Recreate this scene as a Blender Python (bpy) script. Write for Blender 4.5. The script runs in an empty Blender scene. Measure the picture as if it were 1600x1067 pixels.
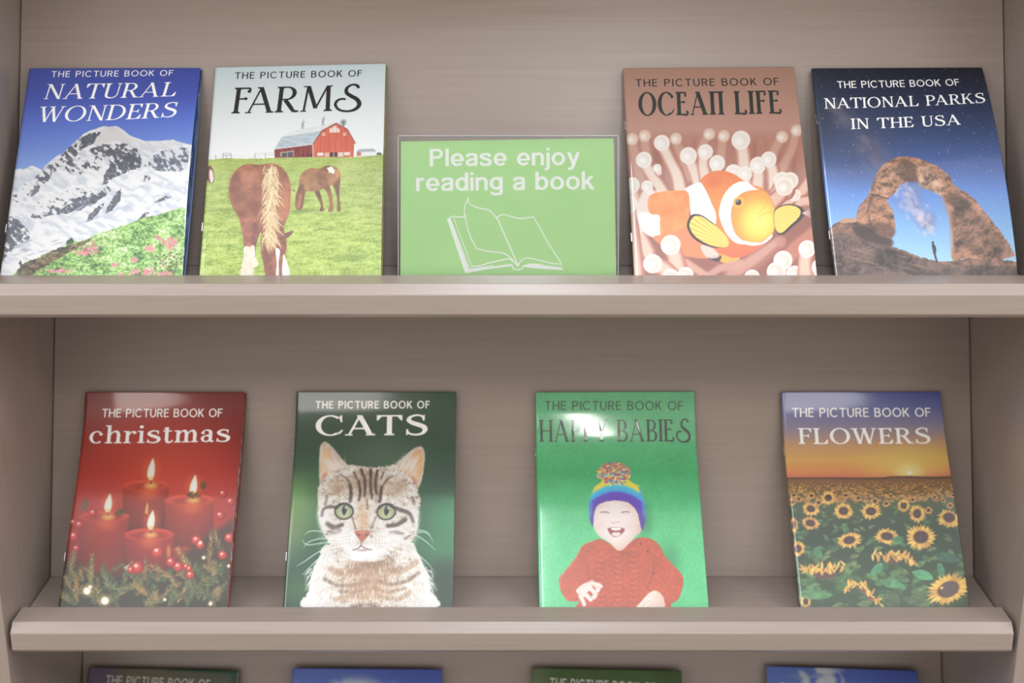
import bpy, bmesh, math
import numpy as np
from mathutils import Matrix, Vector
from mathutils.geometry import delaunay_2d_cdt

C = bpy.context.scene.collection
SC = bpy.context.scene
R = math.radians
EYE = 1.60                       # eye height of the camera above the shop floor

# ------------------------------------------------------------------ camera
cam_d = bpy.data.cameras.new('camera')
cam = bpy.data.objects.new('camera', cam_d); C.objects.link(cam)
cam.location = (0, 0, EYE)
cam.rotation_euler = (R(90 - 17.2), 0, 0)
cam_d.sensor_width = 36; cam_d.lens = 48.37
cam_d.clip_start = .05
cam_d.dof.use_dof = True; cam_d.dof.focus_distance = 1.64; cam_d.dof.aperture_fstop = 3.6
SC.camera = cam

# ------------------------------------------------------------------ world, lamps, exposure
w = bpy.data.worlds.new('shop ambience'); SC.world = w; w.use_nodes = True
wn = w.node_tree.nodes; wl = w.node_tree.links
bg = wn['Background']
bg.inputs['Color'].default_value = (1.0, .95, .90, 1); bg.inputs['Strength'].default_value = 1.02


def area(name, loc, size, power, colour=(1, .97, .94), rz=0, aim=None):
    l = bpy.data.lights.new(name, 'AREA'); l.shape = 'RECTANGLE'; l.size, l.size_y = size; l.energy = power; l.color = colour
    o = bpy.data.objects.new(name, l); C.objects.link(o); o.location = loc; o.rotation_euler = (0, 0, rz)
    if aim is not None:
        o.rotation_euler = (Vector(aim) - Vector(loc)).to_track_quat('-Z', 'Y').to_euler()
    return o


# ceiling fittings of the shop: cool panels above the case, warm troffers behind the
# photographer, a fluorescent tube and small spots, plus an added soft overhead fill
COOL = (.84, .91, 1); WARM = (1, .94, .88)
area('ceiling_panel', (.02, .65, 2.94), (.22, 1.2), 16, COOL)
area('ceiling_panel', (-1.95, .55, 2.94), (.6, 1.3), 20, COOL)
area('ceiling_panel', (1.95, .55, 2.94), (.6, 1.3), 20, COOL)
area('ceiling_troffer', (-1.25, -1.05, 2.95), (1.6, .8), 17, WARM)
area('ceiling_troffer', (1.7, -1.05, 2.95), (1.6, .8), 17, WARM)
area('overhead_fill', (0, .55, 2.96), (4.4, 1.7), 13, COOL)  # broad dim fill added for soft top light and a veil on the covers
area('ceiling_tube', (.39, -.85, 2.94), (.05, 1.1), 11)
area('ceiling_spot', (-.96, .83, 2.94), (.10, .07), .5)
area('ceiling_spot', (1.0, 1.15, 2.94), (.45, .12), .7, rz=R(-33))
area('ceiling_spot', (-.85, .45, 2.94), (.16, .2), .7)

SC.view_settings.view_transform = 'Standard'; SC.view_settings.look = 'None'
SC.view_settings.gamma = 1.0; SC.view_settings.use_curve_mapping = False
SC.view_settings.exposure = 0.42


# ------------------------------------------------------------------ helpers
def lin(c):
    c = np.asarray(c, float) / 255
    return tuple(np.where(c <= .04045, c / 12.92, ((c + .055) / 1.055) ** 2.4)) + (1.0,)


def material(name, c=(200, 200, 200), rough=.5, **kw):
    m = bpy.data.materials.new(name); m.use_nodes = True
    b = m.node_tree.nodes['Principled BSDF']
    b.inputs['Base Color'].default_value = lin(c); b.inputs['Roughness'].default_value = rough
    for k, v in kw.items():
        b.inputs[k].default_value = v
    return m


def link_nodes(m, pairs):
    for a, b in pairs:
        m.node_tree.links.new(a, b)


def wood_material(name, axis=0):
    """grey-brown wood-look laminate with fine grain along one axis"""
    m = material(name, (160, 146, 134), .3)
    N = m.node_tree.nodes; b = N['Principled BSDF']
    tc = N.new('ShaderNodeTexCoord'); mp = N.new('ShaderNodeMapping')
    s = [420, 420, 420]; s[axis] = 9
    mp.inputs['Scale'].default_value = s
    n1 = N.new('ShaderNodeTexNoise'); n1.inputs['Scale'].default_value = 1; n1.inputs['Detail'].default_value = 4
    mp2 = N.new('ShaderNodeMapping'); s2 = [150, 150, 150]; s2[axis] = 5; mp2.inputs['Scale'].default_value = s2
    n2 = N.new('ShaderNodeTexNoise'); n2.inputs['Scale'].default_value = 1; n2.inputs['Detail'].default_value = 3
    ad = N.new('ShaderNodeMath'); ad.operation = 'ADD'
    mu = N.new('ShaderNodeMath'); mu.operation = 'MULTIPLY'; mu.inputs[1].default_value = .5
    r = N.new('ShaderNodeValToRGB')
    r.color_ramp.elements[0].position = .36; r.color_ramp.elements[0].color = lin((142, 128, 119))
    r.color_ramp.elements[1].position = .64; r.color_ramp.elements[1].color = lin((149, 135, 126))
    bp = N.new('ShaderNodeBump'); bp.inputs['Strength'].default_value = .06; bp.inputs['Distance'].default_value = .001
    link_nodes(m, [(tc.outputs['Object'], mp.inputs['Vector']), (tc.outputs['Object'], mp2.inputs['Vector']), (mp.outputs['Vector'], n1.inputs['Vector']),
                   (mp2.outputs['Vector'], n2.inputs['Vector']), (n1.outputs['Fac'], ad.inputs[0]), (n2.outputs['Fac'], ad.inputs[1]), (ad.outputs[0], mu.inputs[0]),
                   (mu.outputs[0], r.inputs['Fac']), (r.outputs['Color'], b.inputs['Base Color']), (n1.outputs['Fac'], bp.inputs['Height']), (bp.outputs['Normal'], b.inputs['Normal'])])
    return m


def print_material(name, rough=.085):
    """glossy printed card: colours come from the sheet's own print"""
    m = material(name, (255, 255, 255), .42)
    N = m.node_tree.nodes; b = N['Principled BSDF']
    a = N.new('ShaderNodeAttribute'); a.attribute_name = 'print'
    b.inputs['Coat Weight'].default_value = 1.0; b.inputs['Coat Roughness'].default_value = rough
    n = N.new('ShaderNodeTexNoise'); n.inputs['Scale'].default_value = 22; n.inputs['Detail'].default_value = 2
    tc = N.new('ShaderNodeTexCoord')
    bp = N.new('ShaderNodeBump'); bp.inputs['Strength'].default_value = .02; bp.inputs['Distance'].default_value = .004
    link_nodes(m, [(a.outputs['Color'], b.inputs['Base Color']), (tc.outputs['Object'], n.inputs['Vector']), (n.outputs['Fac'], bp.inputs['Height']), (bp.outputs['Normal'], b.inputs['Coat Normal'])])
    return m


def thin_acrylic(name):
    """clear acrylic sheet: lets light straight through, mirrors a little at its faces"""
    m = bpy.data.materials.new(name); m.use_nodes = True
    N = m.node_tree.nodes; N.remove(N['Principled BSDF'])
    t = N.new('ShaderNodeBsdfTransparent'); t.inputs['Color'].default_value = (.955, .965, .965, 1)
    g = N.new('ShaderNodeBsdfGlossy'); g.inputs['Roughness'].default_value = .06
    f = N.new('ShaderNodeFresnel'); f.inputs['IOR'].default_value = 1.45
    x = N.new('ShaderNodeMixShader')
    link_nodes(m, [(f.outputs[0], x.inputs[0]), (t.outputs[0], x.inputs[1]), (g.outputs[0], x.inputs[2]), (x.outputs[0], N['Material Output'].inputs['Surface'])])
    return m


def mesh_obj(name, verts, faces, mat, parent=None, smooth=False):
    me = bpy.data.meshes.new(name); me.from_pydata([tuple(v) for v in verts], [], faces); me.update()
    if mat:
        me.materials.append(mat)
    if smooth:
        me.polygons.foreach_set('use_smooth', [True] * len(me.polygons))
    o = bpy.data.objects.new(name, me); C.objects.link(o)
    if parent:
        o.parent = parent
    return o


def empty(name, loc=(0, 0, 0), label=None, cat=None, group=None):
    o = bpy.data.objects.new(name, None); C.objects.link(o); o.location = loc; o.empty_display_size = .05
    if label:
        o['label'] = label; o['category'] = cat
    if group:
        o['group'] = group
    return o


def prism_x(name, prof, x0, x1, mat, parent=None, bevel=0):
    """profile in (y, z), extruded along x"""
    n = len(prof)
    V = [(x0, y, z) for y, z in prof] + [(x1, y, z) for y, z in prof]
    F = [tuple(range(n)), tuple(range(2 * n - 1, n - 1, -1))] + [(i, i + n, (i + 1) % n + n, (i + 1) % n) for i in range(n)]
    o = mesh_obj(name, V, F, mat, parent)
    fix(o, bevel)
    return o


def fix(o, bevel=0):
    bm = bmesh.new(); bm.from_mesh(o.data)
    bmesh.ops.recalc_face_normals(bm, faces=bm.faces)
    if bevel:
        bmesh.ops.bevel(bm, geom=bm.edges[:], offset=bevel, segments=2, affect='EDGES', profile=.5)
    bm.to_mesh(o.data); bm.free()


def box(name, x0, x1, y0, y1, z0, z1, mat, parent=None, bevel=0):
    return prism_x(name, [(y0, z0), (y1, z0), (y1, z1), (y0, z1)], x0, x1, mat, parent, bevel)


# ------------------------------------------------------------------ the shop around the case
carpet = material('grey carpet', (120, 114, 108), .95)
_n = carpet.node_tree.nodes; _t = _n.new('ShaderNodeTexNoise'); _t.inputs['Scale'].default_value = 180
_r = _n.new('ShaderNodeValToRGB'); _r.color_ramp.elements[0].color = lin((96, 90, 84)); _r.color_ramp.elements[1].color = lin((146, 138, 130))
link_nodes(carpet, [(_t.outputs['Fac'], _r.inputs['Fac']), (_r.outputs['Color'], _n['Principled BSDF'].inputs['Base Color'])])
fl = box('floor', -3, 3, -4, 2.6, -.05, 0, carpet); fl['kind'] = 'structure'
plaster = material('off white ceiling paint', (226, 224, 220), .9)
_n = plaster.node_tree.nodes; _t = _n.new('ShaderNodeTexNoise'); _t.inputs['Scale'].default_value = 60
_b = _n.new('ShaderNodeBump'); _b.inputs['Strength'].default_value = .1
link_nodes(plaster, [(_t.outputs['Fac'], _b.inputs['Height']), (_b.outputs['Normal'], _n['Principled BSDF'].inputs['Normal'])])
ce = box('ceiling', -3, 3, -4, 2.6, 3.0, 3.05, plaster); ce['kind'] = 'structure'
wb = box('wall_back', -3, 3, 2.1, 2.2, 0, 3.0, plaster); wb['kind'] = 'structure'

# ------------------------------------------------------------------ the display case
HW = .623                        # half the clear width
RAIL_BACK = 1.5626               # depth of the back edge of the front rails
FLOORS = [EYE + .13, EYE - .4209, EYE - .8533, EYE - 1.2807]      # tops of the shelf boards
SLOPE = .365                     # how far the back panels lean, metres per metre of height
wood = wood_material('greige wood laminate'); wood_v = wood_material('greige wood laminate upright', 2)

case = empty('display_case', (0, 1.70, 0), 'greige wood-look display case with slanted backs holding rows of picture books', 'display case')
cy = 1.70


def local(o):
    o.parent = case; o.matrix_parent_inverse = Matrix.Translation((0, -cy, 0)); return o


for s in (-1, 1):
    x0, x1 = sorted((s * (HW + .0015), s * (HW + .028)))
    local(box('side_panel', x0, x1, 1.512, 2.08, .002, 2.32, wood_v, bevel=.0012))
for i, zf in enumerate(FLOORS):
    top = FLOORS[i - 1] - .0205 if i else 2.30
    y0 = 1.682; y1 = y0 + (top - zf) * SLOPE
    bp = local(prism_x('back_panel', [(y0, zf + .0005), (y0 + .012, zf + .0005), (y1 + .012, top), (y1, top)], -HW, HW, wood))
    sh = local(box('shelf', -HW, HW, RAIL_BACK - .03, 1.93 if i == 1 else 1.90, zf - .02, zf, wood, bevel=.0006))
    # the raised rail along the front: flat top, chamfer, upright face, small lower chamfer
    yb = RAIL_BACK; zt = zf + .0185
    prof = [(yb, zf + .0002), (yb, zt), (yb - .0385, zt), (yb - .0487, zt - .0109), (yb - .0487, zt - .034), (yb - .0437, zt - .039), (yb - .031, zt - .039), (yb - .031, zf + .0002)]
    rl = prism_x('front_rail', prof, -HW + .004, HW - .004, wood, bevel=.0009)
    rl.parent = sh
local(box('plinth', -HW, HW, 1.56, 1.60, .002, EYE - 1.2807 - .021, wood))
local(box('top_board', -HW, HW, 1.512, 2.08, 2.30, 2.32, wood))

# ------------------------------------------------------------------ print painter
# Each cover print is a colour attribute on a finely divided cover sheet.  The drawing
# below is kept in "print units" (about 3 per millimetre-ish), measured on the covers.
_rs = np.random.RandomState(7)
_TAB = _rs.rand(16, 256, 256)


def vnoise(x, y, seed=0):
    T = _TAB[seed % 16]
    xi = np.floor(x).astype(int); yi = np.floor(y).astype(int)
    fx = x - xi; fy = y - yi
    fx = fx * fx * (3 - 2 * fx); fy = fy * fy * (3 - 2 * fy)
    a = T[yi & 255, xi & 255]; b = T[yi & 255, (xi + 1) & 255]
    c = T[(yi + 1) & 255, xi & 255]; d = T[(yi + 1) & 255, (xi + 1) & 255]
    return (a * (1 - fx) + b * fx) * (1 - fy) + (c * (1 - fx) + d * fx) * fy


def fbm(x, y, octv=4, seed=0):
    s = 0.0; a = 0.5; t = 0.0
    for k in range(octv):
        s = s + a * vnoise(x * 2 ** k + 17.3 * k, y * 2 ** k + 5.1 * k, seed + k); t += a; a *= 0.55
    return s / t


def sstep(a, b, x):
    t = np.clip((x - a) / (b - a), 0, 1)
    return t * t * (3 - 2 * t)


def col(c):
    return np.asarray(c, float)


def mixc(a, b, t):
    return col(a) * (1 - t[..., None]) + col(b) * t[..., None]


def ramp(t, stops):
    xs = [s[0] for s in stops]
    return np.stack([np.interp(t, xs, [s[1][k] for s in stops]) for k in range(3)], -1)


def catmull(pts, closed=True, n=5):
    P = np.asarray(pts, float); N = len(P); out = []
    rng = range(N) if closed else range(N - 1)
    for i in rng:
        if closed:
            p0, p1, p2, p3 = P[i - 1], P[i], P[(i + 1) % N], P[(i + 2) % N]
        else:
            p0, p1, p2, p3 = P[max(i - 1, 0)], P[i], P[i + 1], P[min(i + 2, N - 1)]
        for k in range(n):
            t = k / n
            out.append(.5 * (2 * p1 + (p2 - p0) * t + (2 * p0 - 5 * p1 + 4 * p2 - p3) * t * t + (3 * p1 - p0 - 3 * p2 + p3) * t ** 3))
    if not closed:
        out.append(P[-1])
    return np.array(out)


def bend(v, k):
    """how far a limp leaning cover sinks back below its top edge, which curls forward"""
    return k * (v - np.maximum(v - .65, 0) ** 2 / .1225)


class Art:
    """A print of nx by ny colour samples; corner = print-unit positions of four
    points (bottom left, bottom right at height v0, top left, top right)."""

    def __init__(s, corner, nx=300, ny=420, v0=0.0, warp=0.0):
        s.nx, s.ny, s.warp = nx, ny, warp
        src = np.array([(0, v0), (1, v0), (0, 1), (1, 1)], float); dst = np.array(corner, float)
        A = []; b = []
        for (u, v), (x, y) in zip(src, dst):
            A += [[u, v, 1, 0, 0, 0, -x * u, -x * v], [0, 0, 0, u, v, 1, -y * u, -y * v]]; b += [x, y]
        s.Hm = np.append(np.linalg.solve(np.array(A), np.array(b)), 1).reshape(3, 3)
        s.Hi = np.linalg.inv(s.Hm)
        u, v = np.meshgrid(np.linspace(0, 1, nx), np.linspace(0, 1, ny))
        s.X, s.Y = s.xy(u, np.maximum(v - 1.113 * bend(v, warp), v0 + .004))
        s.img = np.zeros((ny, nx, 3)) + 128

    def xy(s, u, v):
        h = s.Hm; w = h[2, 0] * u + h[2, 1] * v + h[2, 2]
        return (h[0, 0] * u + h[0, 1] * v + h[0, 2]) / w, (h[1, 0] * u + h[1, 1] * v + h[1, 2]) / w

    def uv(s, x, y):
        h = s.Hi; w = h[2, 0] * x + h[2, 1] * y + h[2, 2]
        return (h[0, 0] * x + h[0, 1] * y + h[0, 2]) / w, (h[1, 0] * x + h[1, 1] * y + h[1, 2]) / w

    def sl(s, x0, y0, x1, y1):
        xs = np.array([x0, x1, x0, x1], float); ys = np.array([y0, y0, y1, y1], float)
        u, v = s.uv(xs, ys)
        i0 = max(int(np.floor(u.min() * (s.nx - 1))) - 1, 0); i1 = min(int(np.ceil(u.max() * (s.nx - 1))) + 2, s.nx)
        j0 = max(int(np.floor(v.min() * (s.ny - 1))) - 1, 0); j1 = min(int(np.ceil(v.max() * (s.ny - 1))) + 2, s.ny)
        if i1 <= i0 or j1 <= j0:
            return None
        return (slice(j0, j1), slice(i0, i1))

    def put(s, S, m, c):
        if callable(c):
            c = c(s.X[S], s.Y[S])
        s.img[S] = s.img[S] * (1 - m[..., None]) + col(c) * m[..., None]

    def fill(s, c):
        s.put((slice(None), slice(None)), np.ones(s.X.shape), c)

    def poly(s, pts, c, a=1.0, soft=1.6, sm=0, rough=None, seed=3):
        P = catmull(pts, True, sm) if sm else np.asarray(pts, float)
        pad = soft * 2 + (rough[0] if rough else 0)
        S = s.sl(P[:, 0].min() - pad, P[:, 1].min() - pad, P[:, 0].max() + pad, P[:, 1].max() + pad)
        if S is None:
            return
        x = s.X[S]; y = s.Y[S]
        d = np.full(x.shape, 1e9); ins = np.zeros(x.shape, bool)
        for k in range(len(P)):
            x0, y0 = P[k - 1]; x1, y1 = P[k]
            ex, ey = x1 - x0, y1 - y0
            L = ex * ex + ey * ey + 1e-9
            t = np.clip(((x - x0) * ex + (y - y0) * ey) / L, 0, 1)
            d = np.minimum(d, (x - x0 - t * ex) ** 2 + (y - y0 - t * ey) ** 2)
            if y0 != y1:
                ins ^= ((y0 > y) != (y1 > y)) & (x < ex * (y - y0) / (y1 - y0) + x0)
        d = np.sqrt(d) * np.where(ins, -1, 1)
        if rough:
            d = d + (fbm(x / rough[1], y / rough[1], 3, seed) - .5) * 2 * rough[0]
        s.put(S, sstep(soft, -soft, d) * a, c)

    def ell(s, cx, cy, rx, ry, c, a=1.0, rot=0, soft=1.6, rough=None, seed=4):
        R = max(rx, ry) + soft * 2 + (rough[0] if rough else 0)
        S = s.sl(cx - R, cy - R, cx + R, cy + R)
        if S is None:
            return
        x = s.X[S] - cx; y = s.Y[S] - cy
        ca, sa = math.cos(rot), math.sin(rot)
        xr = x * ca + y * sa; yr = -x * sa + y * ca
        q = np.sqrt((xr / rx) ** 2 + (yr / ry) ** 2) + 1e-9
        d = (q - 1) * np.minimum(rx, ry) if q is not None else 0
        if rough:
            d = d + (fbm(s.X[S] / rough[1], s.Y[S] / rough[1], 3, seed) - .5) * 2 * rough[0]
        s.put(S, sstep(soft, -soft, d) * a, c)

    def blob(s, cx, cy, rx, ry, c, a=1.0, rot=0):
        """soft gaussian-like spot"""
        R = max(rx, ry) * 1.05
        S = s.sl(cx - R, cy - R, cx + R, cy + R)
        if S is None:
            return
        x = s.X[S] - cx; y = s.Y[S] - cy
        ca, sa = math.cos(rot), math.sin(rot)
        q = ((x * ca + y * sa) / rx) ** 2 + ((-x * sa + y * ca) / ry) ** 2
        s.put(S, np.clip(1 - q, 0, 1) ** 2 * a, c)

    def stroke(s, pts, w, c, a=1.0, soft=1.3, sm=0):
        """polyline with half widths w (number or one per point)"""
        P = np.asarray(pts, float)
        w = np.full(len(P), float(w)) if np.isscalar(w) else np.asarray(w, float)
        if sm:
            Q = catmull(np.c_[P, w], False, sm); P, w = Q[:, :2], np.maximum(Q[:, 2], .05)
        pad = w.max() + soft * 2
        S = s.sl(P[:, 0].min() - pad, P[:, 1].min() - pad, P[:, 0].max() + pad, P[:, 1].max() + pad)
        if S is None:
            return
        x = s.X[S]; y = s.Y[S]; d = np.full(x.shape, 1e9)
        for k in range(1, len(P)):
            x0, y0 = P[k - 1]; ex, ey = P[k] - P[k - 1]
            t = np.clip(((x - x0) * ex + (y - y0) * ey) / (ex * ex + ey * ey + 1e-9), 0, 1)
            d = np.minimum(d, np.hypot(x - x0 - t * ex, y - y0 - t * ey) - (w[k - 1] + (w[k] - w[k - 1]) * t))
        s.put(S, sstep(soft, -soft, d) * a, c)

    def tex(s, amp, sx, sy, seed=0, octv=3, box=None):
        S = s.sl(*box) if box else (slice(None), slice(None))
        s.img[S] *= (1 + amp * 2 * (fbm(s.X[S] / sx, s.Y[S] / sy, octv, seed) - .5))[..., None]

    def done(s):
        # dull card ink, with the covers' soft reflected haze painted in as lifted blacks
        g = s.img.mean(-1, keepdims=True)
        v = np.clip((g + (s.img - g) * .91) * .96 + 6, 0, 255)
        return np.where(v > 190, 190 + (v - 190) * .5, v)


# ------------------------------------------------------------------ the prints
def art_wonders():
    A = Art([(-4, 1037), (872, 1037), (140, 40), (953, 42)], v0=.0439)
    rng = np.random.RandomState(1)
    A.fill(lambda x, y: ramp(y + .12 * (480 - x) * 0, [(40, (62, 76, 168)), (180, (64, 82, 180)), (330, (84, 112, 205)), (520, (112, 146, 226))]))
    snow = lambda x, y: mixc((236, 236, 238), (166, 176, 196), sstep(.42, .72, fbm((x + y * .9) / 70, (y - .55 * x) / 22, 4, 2)) * .8)

    def rock(th, sc=34, dx=.9):
        def f(x, y):
            n = fbm((x * .75 + y * .66) / sc, (y * .75 - x * .66) / (sc * .38), 5, 5)
            n2 = fbm(x / 11, y / 11, 3, 8)
            m = sstep(th - .05, th + .05, n * .7 + n2 * .3)
            d = mixc((58, 62, 76), (112, 114, 122), n2)
            return d * (1 - m[..., None]) + col((226, 227, 230)) * m[..., None]
        return f
    A.poly([(-40, 1040), (-40, 560), (40, 530), (72, 519), (118, 519), (155, 501), (196, 521), (230, 540), (230, 1040)], snow, rough=(3, 14))
    A.poly([(60, 560), (110, 545), (190, 540), (160, 600), (60, 620)], (150, 166, 200), a=.55, soft=20)
    A.poly([(-60, 1040), (-60, 720), (60, 690), (100, 650), (160, 580), (215, 507), (265, 463), (300, 447), (345, 404), (398, 358), (424, 343), (456, 334), (492, 319),
            (520, 323), (556, 320), (588, 341), (620, 368), (660, 388), (700, 400), (770, 403), (830, 401), (870, 418), (925, 434), (900, 1040)], snow, rough=(3, 18))
    A.poly([(470, 350), (500, 330), (560, 328), (610, 370), (690, 408), (640, 400), (560, 395), (480, 405), (440, 400)], (196, 192, 190), a=.75, soft=12)
    A.poly([(640, 400), (720, 420), (820, 408), (890, 425), (800, 440), (700, 440)], (200, 198, 200), a=.6, soft=12)
    A.poly([(325, 425), (420, 352), (455, 342), (478, 352), (452, 392), (425, 415), (390, 430), (362, 462), (340, 500), (285, 510), (235, 565), (180, 625),
            (125, 672), (92, 674), (112, 638), (160, 580), (220, 512), (270, 468)], rock(.53), rough=(12, 30))
    A.poly([(430, 430), (500, 404), (600, 412), (655, 440), (680, 490), (668, 522), (600, 548), (545, 565), (510, 600), (488, 615), (500, 550), (528, 500), (512, 465), (470, 458), (436, 452)], rock(.58), rough=(12, 26), seed=5)
    A.poly([(300, 505), (375, 470), (440, 455), (500, 470), (478, 535), (400, 542), (330, 545)], rock(.46), rough=(16, 30), seed=6)
    A.poly([(676, 492), (760, 462), (840, 442), (912, 440), (900, 548), (840, 558), (760, 546), (700, 522)], lambda x, y: rock(.5)(x, y) * .75 + col((150, 165, 195)) * .25, rough=(10, 30), seed=7)
    A.poly([(135, 765), (180, 690), (280, 636), (400, 612), (465, 632), (430, 662), (350, 690), (280, 732), (220, 752)], rock(.44), rough=(16, 36), seed=8)
    A.poly([(268, 735), (330, 690), (400, 672), (470, 640), (518, 612), (532, 634), (450, 690), (370, 722), (310, 738)], rock(.63), rough=(9, 20), seed=9)
    A.poly([(60, 640), (110, 600), (200, 545), (150, 620), (80, 700)], rock(.42), rough=(16, 30), seed=10)
    for P in ([(500, 745), (520, 700), (558, 642), (582, 618), (578, 682), (540, 722)], [(412, 778), (428, 742), (458, 712), (505, 684), (474, 732), (440, 772)],
              [(695, 558), (722, 580), (715, 596), (692, 590)], [(660, 775), (700, 738), (722, 744), (690, 772)], [(738, 692), (800, 666), (824, 675), (760, 698)],
              [(330, 668), (400, 650), (430, 662), (380, 680)]):
        A.poly(P, rock(.62), rough=(6, 14), seed=11)
    for k in range(26):
        x = rng.uniform(330, 860); y = 640 + rng.uniform(0, 130) - (x - 500) * .12
        A.blob(x, y, rng.uniform(25, 60), rng.uniform(4, 9), (150, 164, 192), .6, rot=-.5 + rng.uniform(-.2, .2))
    A.poly([(-40, 985), (-30, 880), (10, 760), (48, 742), (92, 762), (140, 818), (146, 852), (100, 872), (62, 902), (20, 955)], rock(.56), rough=(8, 18), seed=12)
    for k in range(16):
        x = rng.uniform(60, 330); y = 860 + rng.uniform(0, 70)
        A.blob(x, y, rng.uniform(25, 50), rng.uniform(4, 8), (130, 132, 140), .7, rot=-.3)

    def meadow(x, y):
        n = fbm(x / 60, y / 38, 5, 3); n2 = vnoise(x / 9, y / 7, 9)
        return ramp(n * .62 + n2 * .38, [(.2, (44, 72, 40)), (.36, (84, 128, 60)), (.5, (122, 170, 80)), (.62, (160, 200, 116)), (.8, (200, 222, 172))])
    A.poly([(50, 1045), (98, 980), (180, 942), (250, 912), (340, 872), (432, 856), (450, 835), (530, 818), (640, 782), (760, 752), (850, 728), (890, 735), (880, 1045)], meadow, rough=(8, 16))
    brown = lambda x, y: ramp(fbm(x / 16, y / 12, 4, 6), [(.25, (48, 44, 34)), (.5, (98, 84, 58)), (.75, (140, 122, 84))])
    A.poly([(70, 1040), (100, 978), (182, 944), (282, 900), (432, 856), (428, 872), (330, 920), (250, 966), (130, 1040)], brown, rough=(8, 16), seed=7)
    A.poly([(312, 885), (322, 862), (340, 848), (354, 862), (350, 876)], (52, 80, 44), rough=(5, 8))
    A.poly([(88, 975), (98, 952), (106, 975)], (50, 60, 44))
    for (cx, cy, rx, ry, n) in ((440, 905, 45, 28, 60), (385, 925, 25, 12, 20), (815, 890, 38, 34, 60), (720, 910, 26, 16, 28), (642, 960, 16, 12, 14), (700, 1018, 30, 20, 40),
                                (280, 1006, 56, 10, 46), (640, 1016, 24, 14, 20), (775, 1030, 40, 12, 30), (548, 986, 14, 12, 12), (760, 865, 14, 10, 10), (575, 1030, 14, 8, 8)):
        for k in range(n):
            x = cx + rng.normal() * rx * .5; y = cy + rng.normal() * ry * .5
            A.ell(x, y, rng.uniform(3, 6), rng.uniform(3, 5), tuple(col((214, 120, 132)) + rng.uniform(-24, 26)), soft=2)
    for k in range(60):
        x = rng.uniform(740, 880); y = rng.uniform(930, 1035)
        A.ell(x, y, 5, 4, (52, 48, 34) if k % 2 else (120, 72, 58), .7, soft=3)
    return A


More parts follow.
